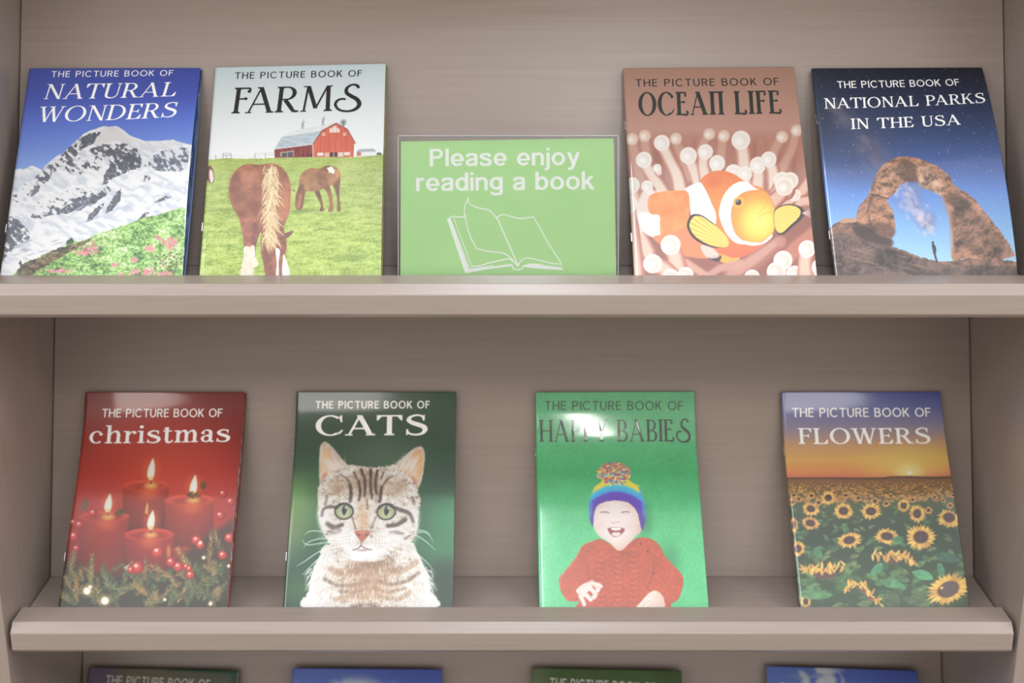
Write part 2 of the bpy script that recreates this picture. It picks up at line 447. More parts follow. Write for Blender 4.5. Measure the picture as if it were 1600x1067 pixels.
def art_farms():
    A = Art([(27, 1037), (902, 1037), (112, 42), (920, 22)], v0=.0439)
    rng = np.random.RandomState(2)
    A.fill(lambda x, y: ramp(y - (x - 500) * -.02, [(30, (186, 220, 228)), (160, (206, 228, 230)), (330, (226, 234, 234)), (480, (236, 238, 236))]))

    def grass(x, y):
        t = sstep(470, 1040, y)
        n = fbm(x / 60, y / 14, 4, 2) * .55 + vnoise(x / 8, y / 5, 6) * .3 + vnoise(x / 4, y / 3, 3) * .15
        far = ramp(n, [(.2, (128, 148, 66)), (.5, (152, 172, 84)), (.8, (178, 188, 112))])
        near = ramp(n, [(.2, (96, 122, 36)), (.5, (148, 172, 66)), (.8, (188, 200, 104))])
        return far * (1 - t[..., None]) + near * t[..., None]
    A.poly([(20, 1045), (74, 480), (160, 474), (300, 476), (420, 474), (640, 472), (760, 478), (915, 470), (910, 1045)], grass, rough=(4, 9))
    for k in range(70):
        x = rng.uniform(40, 900); y = rng.uniform(500, 1030)
        A.blob(x, y, rng.uniform(20, 70), rng.uniform(3, 10), (108, 132, 44) if k % 2 else (190, 196, 120), .45)
    for k in range(60):
        x = rng.uniform(650, 905); y = rng.uniform(482, 640)
        A.blob(x, y, 30, 5, (186, 178, 120), .4)
    A.blob(150, 720, 130, 14, (104, 124, 50), .6)
    A.blob(760, 965, 150, 26, (96, 122, 40), .6)
    A.blob(520, 735, 110, 14, (96, 112, 50), .7)
    # fence
    for x in (112, 146, 162, 184, 297, 346):
        A.stroke([(x, 452 if x in (146, 184, 297, 346) else 458), (x, 474)], 1.6, (120, 120, 114))
    for y in (450, 458):
        A.stroke([(146, y), (184, y)], 1.2, (130, 130, 124)); A.stroke([(297, y + 2), (400, y)], 1.0, (160, 160, 155), .8)
    A.stroke([(80, 470), (146, 462), (297, 466), (400, 462)], .8, (168, 170, 160), .8)
    # barn
    A.poly([(388, 430), (390, 474), (572, 474), (572, 408)], lambda x, y: mixc((112, 44, 44), (140, 62, 56), vnoise(x / 5, y / 40, 3)))
    A.poly([(415, 448), (420, 470), (482, 470), (482, 440)], (172, 150, 140))
    A.poly([(422, 452), (426, 470), (478, 470), (478, 446)], (74, 74, 78)); A.stroke([(450, 449), (450, 470)], 2, (150, 140, 134))
    for x in (520, 545, 560):
        A.poly([(x, 458), (x, 470), (x + 9, 470), (x + 9, 457)], (70, 46, 44))
    A.poly([(388, 433), (425, 372), (615, 344), (572, 412)], lambda x, y: mixc((146, 160, 168), (176, 188, 194), vnoise(x / 30, y / 8, 2)), soft=1.2)
    A.poly([(425, 374), (480, 345), (672, 310), (684, 314), (615, 347)], lambda x, y: mixc((196, 204, 204), (222, 226, 224), vnoise(x / 20, y / 5, 2)), soft=1.2)
    A.poly([(572, 474), (572, 410), (616, 346), (684, 312), (736, 342), (774, 410), (770, 478)], lambda x, y: mixc((186, 80, 58), (204, 98, 74), vnoise(x / 6, y / 60, 4)), soft=1.2)
    A.stroke([(388, 432), (572, 411)], 1.8, (216, 216, 212)); A.stroke([(572, 412), (616, 346), (684, 311), (738, 342), (777, 412)], 2.0, (120, 62, 56))
    A.stroke([(572, 412), (572, 474)], 1.6, (220, 214, 208)); A.stroke([(771, 414), (769, 478)], 1.6, (220, 214, 208))
    A.poly([(652, 357), (652, 337), (666, 334), (668, 328), (677, 324), (686, 328), (688, 336), (700, 339), (700, 357)], (226, 206, 190)); A.stroke([(668, 330), (668, 356)], 1, (190, 120, 104)); A.stroke([(686, 330), (686, 356)], 1, (190, 120, 104))
    for (x, y) in ((617, 358), (719, 359)):
        A.poly([(x, y), (x + 13, y), (x + 13, y + 13), (x, y + 13)], (230, 214, 200)); A.ell(x + 6.5, y + 6.5, 3, 4, (150, 80, 70))
    for x0, x1, c in ((594, 622, (226, 210, 194)), (722, 750, (226, 210, 194)), (628, 652, (200, 160, 140)), (652, 690, (70, 48, 46)), (692, 718, (206, 186, 168))):
        A.poly([(x0, 453), (x1, 453), (x1, 468 if c[0] > 220 else 474), (x0, 468 if c[0] > 220 else 474)], c)
    A.stroke([(672, 456), (672, 474)], 2, (190, 150, 130))
    for (x, y) in ((523, 335), (620, 320)):
        A.poly([(x - 8, y + 2), (x - 5, y - 10), (x + 5, y - 10), (x + 9, y)], (160, 164, 160)); A.ell(x, y - 16, 7, 6, (140, 146, 142)); A.stroke([(x + 2, y - 20), (x + 4, y - 40)], 2, (130, 134, 132)); A.stroke([(x - 6, y - 27), (x + 10, y - 31)], 1.6, (120, 124, 122))
    A.ell(718, 308, 15, 15, (120, 126, 126), .35)
    for k in range(12):
        t = k * math.pi / 6
        A.stroke([(718, 308), (718 + 16 * math.cos(t), 308 + 16 * math.sin(t))], 1.1, (92, 98, 98))
    A.stroke([(718, 308), (715, 330)], 1.6, (120, 110, 104)); A.stroke([(718, 308), (722, 330)], 1.6, (120, 110, 104))
    # shed and trees at the right
    A.poly([(783, 452), (783, 473), (806, 473), (806, 448), (796, 442)], (176, 106, 90)); A.poly([(804, 452), (804, 473), (876, 473), (876, 452)], (222, 222, 220))
    A.poly([(780, 452), (796, 439), (864, 439), (880, 454), (806, 454)], (150, 160, 166)); A.ell(893, 465, 14, 7, (92, 104, 70), rough=(4, 6))
    # far horse
    hide = lambda b: (lambda x, y: mixc(col(b) * .72, col(b) * 1.18, fbm(x / 30, y / 24, 3, 5)))
    A.poly([(676, 560), (700, 556), (704, 590), (700, 640), (702, 690), (706, 736), (688, 736), (690, 690), (680, 640), (664, 600)], hide((122, 80, 56)), sm=4)
    A.poly([(575, 630), (600, 632), (616, 680), (622, 715), (628, 734), (604, 735), (610, 712), (598, 680)], hide((118, 76, 52)), sm=4)
    A.poly([(502, 625), (508, 575), (530, 540), (560, 526), (600, 530), (636, 518), (676, 522), (700, 545), (702, 572), (676, 600), (640, 622), (610, 632), (570, 640), (540, 638), (528, 665), (524, 712), (512, 726), (490, 722), (486, 690), (490, 650)], hide((150, 104, 66)), sm=4)
    A.poly([(588, 560), (610, 528), (650, 520), (640, 580), (660, 640), (668, 690), (670, 736), (644, 738), (652, 700), (636, 640), (606, 610)], hide((136, 88, 56)), sm=4)
    A.poly([(496, 640), (520, 600), (534, 640), (526, 700), (516, 724), (494, 720)], hide((106, 66, 46)), .8, sm=4, soft=4)
    A.poly([(640, 528), (664, 522), (680, 540), (672, 556), (650, 550)], (232, 224, 214), rough=(5, 8))
    A.poly([(486, 640), (470, 630), (484, 630)], (90, 60, 46)); A.poly([(508, 650), (520, 650), (510, 722), (492, 720)], (186, 116, 78), .6, soft=5)
    A.poly([(676, 536), (700, 540), (702, 570), (684, 576)], (186, 130, 82), .8, soft=4)
    # horse head at the left edge
    A.poly([(64, 520), (84, 508), (98, 524), (104, 560), (102, 586), (88, 592), (72, 576), (58, 570)], (118, 74, 62), sm=4); A.poly([(84, 528), (96, 536), (101, 575), (90, 590), (82, 560)], (222, 196, 190), sm=4)
    # near horse: legs, body, mane, head
    A.poly([(232, 760), (330, 770), (334, 800), (312, 850), (300, 900), (296, 960), (308, 985), (284, 1000), (262, 960), (268, 900), (262, 830)], hide((128, 72, 60)), sm=4)
    A.poly([(222, 740), (290, 740), (282, 820), (272, 900), (280, 1000), (284, 1034), (228, 1034), (238, 960), (240, 870)], hide((150, 88, 68)), sm=4)
    for P in ([(244, 905), (272, 905), (276, 960), (288, 1036), (226, 1036), (236, 970)], [(272, 905), (292, 900), (296, 950), (310, 985), (288, 1005), (266, 985)]):
        A.poly(P, lambda x, y: mixc((196, 170, 146), (232, 220, 200), fbm(x / 7, y / 20, 3, 4)), sm=3, rough=(5, 10))
    A.poly([(174, 650), (176, 600), (190, 556), (220, 518), (262, 502), (320, 506), (380, 500), (425, 522), (452, 560), (466, 610), (464, 690), (456, 745), (436, 800), (414, 840), (330, 840), (300, 790), (240, 790), (216, 750), (188, 706)], hide((150, 92, 66)), sm=4)
    A.blob(200, 620, 50, 120, (108, 56, 48), .55); A.blob(270, 560, 60, 60, (182, 116, 86), .5); A.blob(290, 700, 50, 90, (120, 62, 50), .6); A.blob(440, 690, 40, 100, (186, 112, 80), .7); A.blob(390, 560, 30, 50, (176, 104, 76), .5)
    A.blob(235, 740, 50, 40, (100, 52, 44), .6)
    A.poly([(326, 840), (340, 790), (420, 790), (436, 840), (446, 900), (440, 960), (450, 1040), (350, 1040), (334, 980), (322, 920)], hide((140, 82, 58)), sm=4)
    A.blob(350, 930, 34, 90, (100, 50, 42), .6)
    A.poly([(428, 850), (440, 838), (476, 828), (478, 834), (456, 858), (432, 868)], (110, 66, 52), sm=3)
    A.poly([(430, 940), (440, 960), (460, 1036), (424, 1036), (426, 980)], (220, 206, 196), sm=3)
    for k in range(420):
        t = rng.uniform(0, 1)
        x = 372 + rng.normal() * 13 + 6 * math.sin(t * 6); y = 505 + t * 380
        sp = 26 + 24 * math.sin(t * 3.1)
        dx = rng.uniform(-1, 1) * sp * (.9 if t > .1 else .5); L = rng.uniform(30, 62)
        c = col((208, 176, 132)) + rng.uniform(-44, 34)
        A.stroke([(x, y), (x + dx * .55, y + L * .45), (x + dx + 8 * (t > .5), y + L)], [2.6, 2.4, .5], tuple(c), .85)
    A.poly([(392, 920), (404, 912), (414, 930), (406, 980), (408, 1037), (394, 1037), (398, 980)], (236, 226, 222), sm=3)
    A.poly([(345, 515), (362, 500), (372, 520), (352, 530)], (140, 92, 76), .8, soft=4)
    return A


def art_ocean():
    A = Art([(92, 1037), (970, 1037), (33, 42), (857, 42)], v0=.0439)
    rng = np.random.RandomState(3)
    A.fill(lambda x, y: ramp(y, [(30, (166, 128, 110)), (200, (170, 130, 112)), (340, (174, 130, 114)), (420, (150, 96, 80)), (700, (140, 84, 72)), (1040, (150, 92, 80))]))

    def tent(pts, w, c0, c1, rim=(226, 214, 200), tip=1.12, a=1.0):
        """one anemone arm: tube with paler rim lines and a round bulb tip (first point)"""
        P = np.array(pts, float)
        ws = np.interp(np.linspace(0, 1, len(P)), [0, .25, 1], [w, w * .86, w * 1.2])
        A.stroke(P, ws, c1, a, 4, sm=5)
        A.stroke(P + [-w * .12, 0], ws * .72, c0, a, w * .35, sm=5)
        x, y = P[0]
        R = w * tip
        A.ell(x, y, R, R, rim, a, soft=3)
        A.ell(x, y + R * .05, R * .84, R * .84, tuple(col(c0) * .45 + col((236, 224, 214)) * .5), a, soft=R * .2)
        A.blob(x - R * .2, y + R * .1, R * .7, R * .7, (248, 240, 236), .6 * a)
    pale, mid, deep = (214, 186, 170), (196, 150, 132), (158, 98, 82)
    for k in range(16):
        x = 60 + k * 58 + rng.uniform(-14, 14)
        A.stroke([(x, 360 + rng.uniform(-10, 60)), (x + rng.uniform(-20, 30), 520), (x + rng.uniform(-30, 60), 700)], [22, 26, 30], (172, 122, 104), .55, 14, sm=4)
    back = [[(870, 350), (850, 440), (800, 540), (760, 640)], [(800, 380), (760, 460), (700, 600)], [(80, 380), (100, 470), (125, 600)], [(290, 380), (320, 460), (360, 560)], [(520, 370), (510, 460), (505, 540)], [(450, 360), (420, 420), (400, 520)], [(140, 365), (150, 440), (160, 520)]]
    for P in back:
        tent(P, 30, (186, 146, 126), (156, 104, 86), (196, 164, 142), 1.0, .75)
    front = [([(222, 400), (262, 480), (300, 560), (320, 660)], 34), ([(136, 480), (172, 545), (215, 610), (240, 660)], 34), ([(350, 462), (378, 530), (405, 600), (420, 650)], 36),
             ([(432, 445), (424, 510), (440, 580)], 32), ([(488, 500), (490, 560), (500, 620)], 34), ([(602, 392), (618, 460), (622, 540), (620, 600)], 40), ([(566, 545), (580, 600), (600, 640)], 34),
             ([(624, 552), (632, 600), (640, 640)], 30), ([(685, 512), (690, 570), (682, 640)], 35), ([(736, 486), (758, 540), (768, 620)], 33), ([(152, 606), (176, 640), (190, 690)], 25), ([(200, 520), (210, 540)], 18)]
    for P, w in front:
        tent(P, w, pale, deep)
    for P, w in (([(960, 560), (900, 640), (830, 700), (760, 740)], 36), ([(990, 690), (900, 690), (800, 720)], 30), ([(860, 660), (830, 700), (790, 730)], 26), ([(800, 588), (780, 640), (740, 690)], 36), ([(838, 590), (820, 640)], 36), ([(812, 618), (790, 660), (740, 700)], 38)):
        tent(P, w, (206, 164, 144), (150, 84, 66))
    for P, w in (([(78, 600), (92, 680), (84, 780)], 34), ([(104, 800), (130, 850), (160, 920)], 30), ([(60, 690), (70, 760), (100, 1040)], 40)):
        tent(P, w, (214, 178, 160), (170, 110, 92))
    # ---- the fish
    A.poly([(100, 720), (128, 634), (170, 628), (240, 640), (230, 720), (222, 830), (190, 845), (140, 820), (112, 770)], (232, 212, 204), .8, soft=10, sm=4)
    orange = lambda x, y: mixc((224, 120, 58), (242, 160, 92), fbm(x / 50, y / 40, 3, 4))
    white = lambda x, y: mixc((238, 228, 226), (250, 248, 248), fbm(x / 40, y / 40, 2, 6))
    A.poly([(108, 740), (160, 730), (215, 745), (222, 830), (180, 848), (130, 812)], white, sm=4)
    A.poly([(155, 700), (165, 650), (220, 632), (300, 628), (352, 634), (362, 690), (356, 752), (400, 830), (360, 860), (230, 848), (214, 800), (212, 745), (170, 738)], orange, sm=4, soft=2)
    A.poly([(180, 850), (260, 830), (360, 800), (470, 860), (560, 930), (500, 950), (380, 948), (280, 920)], (222, 128, 84), sm=4, soft=4)
    for k in range(16):
        y = 645 + k * 6
        A.stroke([(170, y + 6), (260, y - 4 + k * 1.5), (340, y - 6 + k * 2)], .9, (196, 96, 44), .4)
    A.poly([(345, 612), (416, 590), (440, 620), (462, 690), (484, 740), (480, 800), (452, 830), (390, 790), (364, 750), (358, 690), (352, 640)], white, sm=4, soft=2)
    A.poly([(330, 620), (420, 594), (410, 612), (350, 640)], white)
    A.poly([(410, 588), (420, 566), (452, 546), (500, 535), (560, 548), (602, 575), (640, 600), (700, 620), (740, 660), (768, 720), (770, 790), (752, 850), (700, 905), (620, 944), (540, 958), (490, 930), (470, 880), (482, 800), (484, 745), (462, 690), (440, 640), (420, 604)], lambda x, y: ramp(y, [(540, (216, 110, 52)), (680, (230, 134, 62)), (860, (226, 120, 70)), (950, (210, 104, 74))]), sm=4, soft=2)
    A.blob(470, 590, 60, 40, (200, 92, 40), .5)
    A.poly([(498, 742), (506, 690), (524, 648), (552, 614), (590, 592), (630, 592), (672, 622), (690, 630), (640, 634), (600, 650), (572, 684), (556, 730), (560, 790), (580, 840), (620, 872), (670, 884), (600, 886), (556, 862), (520, 810)], white, sm=4, soft=2)
    A.poly([(620, 870), (700, 880), (752, 842), (748, 862), (700, 890), (640, 892)], white, sm=3)
    A.poly([(600, 652), (640, 634), (690, 630), (726, 642), (740, 668), (764, 720), (768, 790), (750, 842), (700, 876), (640, 876), (590, 846), (566, 800), (558, 740), (574, 686)],
           lambda x, y: ramp(np.hypot((x - 690) / 95, (y - 780) / 100), [(0, (252, 222, 110)), (.6, (248, 200, 84)), (1.1, (238, 158, 64)), (1.7, (224, 128, 58))]), sm=4, soft=2)
    A.stroke([(690, 760), (720, 742), (756, 736)], 2.0, (220, 150, 62), .8, sm=3); A.stroke([(690, 745), (725, 690), (700, 650)], 2.0, (224, 146, 60), .5, sm=3)
    A.ell(592, 688, 27, 27, (238, 170, 76), soft=3); A.ell(592, 688, 20, 20, (222, 150, 64), soft=3); A.ell(591, 688, 13, 13, (34, 30, 40)); A.ell(587, 683, 4, 3, (220, 220, 230))
    # breast fin and far fin
    A.poly([(344, 800), (352, 762), (372, 742), (410, 744), (450, 770), (490, 800), (530, 850), (536, 890), (480, 902), (420, 884), (370, 850)], (48, 38, 40), sm=4)
    fin = lambda cx, cy: (lambda x, y: mixc((238, 172, 66), (252, 212, 112), .5 + .5 * np.sin(np.arctan2(y - cy, x - cx) * 60)))
    A.poly([(356, 796), (366, 764), (384, 750), (412, 752), (450, 776), (494, 806), (538, 856), (540, 896), (480, 896), (424, 874), (378, 840)], fin(560, 890), sm=4)
    A.poly([(762, 735), (790, 710), (840, 700), (890, 715), (908, 742), (892, 775), (850, 810), (810, 842), (780, 840), (764, 800)], (50, 40, 42), sm=4)
    A.poly([(764, 740), (792, 714), (836, 706), (876, 718), (890, 742), (876, 770), (840, 802), (804, 834), (780, 832), (766, 800)], fin(740, 800), sm=4)
    A.poly([(478, 950), (500, 930), (560, 950), (600, 950), (580, 968), (530, 976), (500, 962)], (246, 164, 70), sm=3); A.poly([(440, 945), (480, 938), (510, 940), (500, 966), (470, 962)], (60, 44, 44), .9, sm=3)
    A.poly([(410, 890), (470, 905), (500, 945), (440, 948)], (226, 200, 196), .8, sm=3, soft=4)
    for k in range(14):
        t = -.5 + k * .08
        A.stroke([(900, 745), (900 + 60 * math.cos(t), 745 + 60 * math.sin(t))], 1.2, (216, 196, 200), .5)
    # front arms
    A.stroke([(560, 1040), (680, 960), (790, 880)], [44, 40, 30], (164, 104, 90), 1, 8); A.stroke([(560, 1030), (680, 950), (780, 876)], [26, 24, 16], (198, 150, 136), .8, 12); A.ell(795, 878, 25, 26, (180, 124, 108), .8, soft=6)
    A.stroke([(980, 820), (880, 900), (820, 960)], [30, 34, 36], (182, 116, 96), 1, 10)
    A.stroke([(440, 1040), (500, 1000), (600, 980)], [16, 18, 20], (196, 146, 132), .9, 8); A.stroke([(340, 970), (400, 1010), (440, 1040)], [18, 18, 20], (204, 156, 136), .9, 8)
    for P, w in (([(266, 886), (290, 940), (310, 1040)], 42), ([(180, 974), (240, 1000), (270, 1040)], 40), ([(268, 1040), (268, 1060)], 36), ([(338, 1030), (338, 1060)], 34), ([(658, 1046), (660, 1066)], 34), ([(806, 966), (800, 1000), (800, 1050)], 40), ([(774, 1018), (774, 1060)], 40), ([(862, 1030), (862, 1060)], 34), ([(922, 914), (914, 980), (918, 1045)], 36), ([(988, 1000), (990, 1050)], 38)):
        tent(P, w, (222, 180, 160), (176, 112, 92), (250, 240, 232))
    A.img[...] = 255 * (A.img / 255) ** 1.12
    return A


def art_parks():
    A = Art([(145, 1037), (1028, 1037), (37, 42), (848, 48)], v0=.0439)
    rng = np.random.RandomState(4)
    A.fill(lambda x, y: ramp(y + (x - 500) * -.05, [(40, (20, 24, 40)), (180, (28, 38, 68)), (330, (40, 58, 100)), (520, (58, 88, 156)), (650, (84, 128, 206)), (800, (110, 160, 226)), (1000, (150, 196, 232))]))
    A.blob(250, 420, 300, 260, (64, 66, 84), .5); A.blob(90, 260, 120, 300, (44, 52, 62), .5)
    for k in range(110):   # milky way, from upper left to lower middle
        t = rng.uniform(0, 1)
        A.blob(130 + 470 * t + rng.normal() * 26, 190 + 620 * t + rng.normal() * 24, rng.uniform(30, 70), rng.uniform(20, 46), ((112, 104, 122), (92, 80, 100), (150, 130, 128))[k % 3], .16, rot=.9)
    for k in range(120):
        t = rng.uniform(.62, 1)
        A.blob(130 + 470 * t + rng.normal() * 26, 190 + 620 * t + rng.normal() * 22, rng.uniform(10, 30), rng.uniform(8, 18), ((226, 196, 190), (208, 180, 196), (150, 170, 220))[k % 3], .3, rot=.9)
    for k in range(560):
        x = rng.uniform(30, 1040); y = rng.uniform(45, 960)
        A.ell(x, y, *([rng.choice([1.3, 1.6, 2.2], p=[.5, .35, .15])] * 2), (196, 206, 230), rng.uniform(.3, .95), soft=1.4)

    def stone(b, sc=1.0):
        return lambda x, y: ramp(fbm(x / (46 * sc), y / (34 * sc), 5, 5) * .75 + vnoise(x / 9, y / 9, 7) * .25, [(.25, col(b) * .42), (.42, col(b) * .78), (.6, col(b) * 1.08), (.8, np.minimum(col(b) * 1.3, 255))])
    # the ground, far leg, arch
    A.poly([(120, 800), (150, 775), (200, 758), (260, 762), (330, 800), (410, 850), (420, 892), (480, 912), (560, 945), (640, 968), (720, 968), (800, 950), (900, 960), (1040, 980), (1040, 1050), (120, 1050)], stone((118, 84, 68)), rough=(4, 12))
    A.poly([(120, 830), (250, 830), (400, 890), (520, 940), (640, 975), (760, 985), (1040, 1000), (1040, 1050), (120, 1050)], stone((96, 74, 66), 1.6), rough=(5, 20))
    A.poly([(235, 790), (330, 800), (420, 855), (415, 890), (330, 870), (250, 836)], (52, 36, 34), .85, soft=10, sm=3)
    A.poly([(172, 764), (190, 752), (245, 754), (250, 772), (180, 776)], (172, 132, 108), sm=3, rough=(3, 8))
    arch = [(252, 762), (262, 700), (284, 668), (306, 646), (318, 612), (338, 560), (372, 510), (420, 478), (462, 464), (520, 474), (580, 492), (640, 524), (690, 566), (712, 612), (760, 644), (808, 682), (852, 740), (905, 800), (950, 862), (990, 920), (998, 955), (900, 965), (780, 955), (722, 968), (708, 940), (712, 880), (702, 800), (690, 730), (668, 680), (645, 652), (600, 632), (560, 612), (545, 590), (500, 584), (460, 600), (430, 640), (396, 668), (420, 716), (436, 770), (428, 840), (400, 852), (350, 830), (300, 790)]
    A.poly(arch, stone((150, 104, 78)), sm=3, rough=(5, 14))
    # sculpted faces of the rock
    A.poly([(350, 620), (345, 560), (380, 510), (430, 486), (470, 500), (482, 560), (440, 610), (390, 640)], stone((164, 120, 92), .7), .9, soft=8, sm=3)
    A.poly([(440, 500), (500, 480), (550, 560), (540, 588), (480, 580)], (70, 48, 40), .6, soft=14, sm=3)
    A.poly([(540, 520), (600, 530), (660, 600), (660, 660), (600, 628), (552, 606)], stone((182, 140, 112), .8), .85, soft=8, sm=3)
    A.poly([(310, 626), (360, 608), (400, 632), (396, 660), (330, 650)], stone((168, 118, 92), .6), .9, soft=5, sm=3)
    A.stroke([(318, 640), (360, 650), (400, 664)], 3, (64, 42, 36), .8, 3, sm=3); A.stroke([(318, 664), (306, 720), (318, 780)], 2.4, (70, 46, 38), .7, 2, sm=3)
    A.poly([(330, 800), (360, 770), (430, 800), (430, 840), (370, 850)], (76, 50, 42), .7, soft=10, sm=3)
    A.poly([(700, 720), (760, 690), (860, 790), (960, 900), (990, 950), (860, 950), (760, 900), (716, 820)], stone((112, 80, 64), 1.0), .85, soft=14, sm=3)
    A.stroke([(660, 660), (680, 720), (700, 780), (706, 860), (712, 940)], 9, (172, 118, 84), .55, 8, sm=3)
    A.stroke([(690, 600), (740, 650), (800, 700), (860, 780)], 6, (170, 124, 98), .5, 8, sm=3); A.poly([(690, 640), (780, 690), (770, 720), (700, 700)], (70, 50, 44), .55, soft=10, sm=3)
    A.poly([(708, 940), (740, 925), (752, 950), (720, 966)], (170, 116, 84), .8, soft=5, sm=3)
    for k in range(26):
        x = rng.uniform(150, 700); y = 890 + (x - 150) * .14 + rng.uniform(0, 90)
        A.blob(x, y, rng.uniform(40, 110), rng.uniform(4, 9), (150, 112, 92) if k % 2 else (58, 46, 44), .5, rot=.25)
    # figure
    A.ell(617, 878, 6, 7, (44, 34, 40)); A.poly([(612, 888), (624, 886), (634, 908), (632, 930), (636, 948), (642, 968), (634, 968), (624, 940), (618, 920)], (44, 36, 42), sm=3)
    return A


def art_christmas():
    A = Art([(37, 1040), (812, 1043), (160, 28), (890, 42)], v0=.0337, warp=.016)
    rng = np.random.RandomState(5)
    A.fill(lambda x, y: mixc((176, 46, 32), (122, 24, 22), sstep(250, 520, np.hypot((x - 470) * .9, y - 480))) * (1 - .75 * sstep(720, 960, y))[..., None] + col((26, 30, 20)) * (.75 * sstep(720, 960, y))[..., None])
    A.blob(500, 400, 300, 220, (204, 64, 40), .55)

    def candle(x0, x1, top, bot, c, fx, fy, fh, ry=26):
        cx = (x0 + x1) / 2; hw = (x1 - x0) / 2
        A.poly([(x0, top + 14), (x0 - 4, bot), (x1 + 4, bot), (x1, top + 14), (x1 - 20, top + 4), (x0 + 20, top + 4)],
               lambda x, y: mixc(col(c), col(c) * .42, np.clip((y - top) / (bot - top), 0, 1) * .75 + .25 * ((x - cx) / hw) ** 2), soft=3)
        A.ell(cx, top + 16, hw, ry, tuple(np.minimum(col(c) * 1.1 + [8, 10, 6], 255)), soft=3)
        A.ell(cx, top + 22, hw * .84, ry * .7, tuple(col(c) * .86), soft=8)
        A.blob(fx, top + 18, 46, 24, (252, 190, 92), .9); A.blob(fx - 6, top + 50, 70, 50, (230, 110, 52), .5)
        A.blob(fx, fy - fh * .45, fh * .62, fh * .85, (232, 110, 50), .55)
        A.stroke([(fx - 2, top + 10), (fx, fy - 6)], 2.4, (70, 30, 20))
        A.poly([(fx + 8, fy - fh), (fx + 16, fy - fh * .6), (fx + 14, fy - fh * .22), (fx + 4, fy), (fx - 8, fy), (fx - 18, fy - fh * .22), (fx - 14, fy - fh * .55), (fx - 4, fy - fh * .8)], (255, 236, 196), sm=4, soft=4)
        A.poly([(fx + 6, fy - fh * .9), (fx + 10, fy - fh * .4), (fx + 2, fy - fh * .14), (fx - 10, fy - fh * .2), (fx - 8, fy - fh * .5)], (255, 252, 240), sm=4, soft=3)
        A.blob(fx, fy - 8, 14, 16, (244, 176, 84), .8)
    candle(330, 540, 455, 700, (190, 52, 32), 458, 445, 100)
    A.poly([(432, 600), (440, 550), (447, 560), (446, 606)], (250, 190, 80), .85, soft=4)
    A.poly([(525, 560), (535, 700), (515, 690)], (60, 20, 20), .6, soft=6)
    candle(525, 748, 527, 760, (196, 56, 36), 655, 520, 92)
    candle(132, 358, 598, 900, (184, 50, 34), 262, 592, 84)
    A.poly([(358, 660), (366, 700), (340, 880), (330, 880)], (44, 18, 22), .8, soft=8)
    candle(340, 565, 684, 900, (180, 44, 34), 462, 676, 88, 30)
    A.ell(545, 780, 10, 30, (214, 130, 60), .7, soft=6)

    def twig(x, y, ang, L, c, w=26, n=30):
        ca, sa = math.cos(ang), math.sin(ang)
        for k in range(n):
            t = k / n
            bx, by = x + ca * L * t, y + sa * L * t
            for sgn in (-1, 1):
                b = ang + sgn * rng.uniform(.35, .8); l = w * rng.uniform(.7, 1.2) * (1.1 - .5 * t)
                cc = tuple(np.clip(col(c) * rng.uniform(.55, 1.35), 0, 255))
                A.stroke([(bx, by), (bx + math.cos(b) * l, by + math.sin(b) * l)], [1.9, .8], cc, .9)
    A.poly([(60, 800), (120, 860), (250, 880), (400, 890), (560, 860), (650, 760), (740, 700), (840, 640), (830, 1050), (30, 1050)], (46, 44, 28), .8, soft=24)
    for k in range(110):
        x = rng.uniform(50, 800); y = rng.uniform(880, 1040)
        twig(x, y, rng.uniform(-2.6, -.5), rng.uniform(50, 90), ((84, 92, 56), (66, 78, 44), (126, 104, 62))[k % 3], 24, 13)
    for (x, y, a, L, c) in ((190, 920, -1.55, 130, (132, 122, 72)), (95, 860, -1.4, 90, (120, 110, 60)), (130, 960, -1.8, 90, (150, 110, 56)), (280, 960, -1.9, 110, (92, 96, 62)), (640, 860, -2.1, 110, (150, 118, 66)), (730, 850, -1.5, 170, (140, 110, 62)), (790, 800, -1.9, 120, (120, 100, 60)), (560, 900, -2.6, 120, (140, 108, 58)), (420, 930, 2.9, 110, (96, 96, 56)), (450, 980, -2.4, 90, (150, 110, 56)), (140, 590, -1.2, 50, (96, 84, 50)), (620, 520, 0, 60, (110, 70, 36)), (290, 600, -.2, 40, (90, 60, 30)), (700, 500, -1.6, 30, (100, 70, 36)), (340, 850, .2, 60, (200, 180, 140))):
        twig(x, y, a, L, c, 28, 22)

    def berry(x, y, r):
        A.ell(x, y, r, r, (140, 24, 24), soft=2.5); A.ell(x - r * .12, y - r * .12, r * .76, r * .76, (196, 54, 46), soft=r * .3); A.blob(x - r * .2, y - r * .3, r * .5, r * .45, (255, 214, 196), .95)
    for (x, y, r) in ((790, 518, 20), (826, 556, 20), (780, 618, 22), (494, 782, 30), (402, 852, 30), (372, 862, 16), (590, 850, 24), (556, 828, 22), (645, 888, 20), (672, 730, 24), (690, 752, 20), (822, 722, 22), (792, 800, 20), (106, 704, 24), (100, 640, 20), (192, 596, 20), (130, 650, 20), (118, 760, 16), (626, 850, 14), (640, 860, 14)):
        berry(x, y, r)
    for (x, y, r) in ((256, 1004, 19), (172, 958, 18), (186, 940, 8), (738, 1020, 8), (706, 810, 7), (690, 740, 6), (530, 1000, 6), (820, 850, 6)):
        A.blob(x, y, r * 2.4, r * 2.4, (240, 190, 100), .6); A.ell(x, y, r * .9, r * .9, (255, 250, 232), soft=4)
    return A


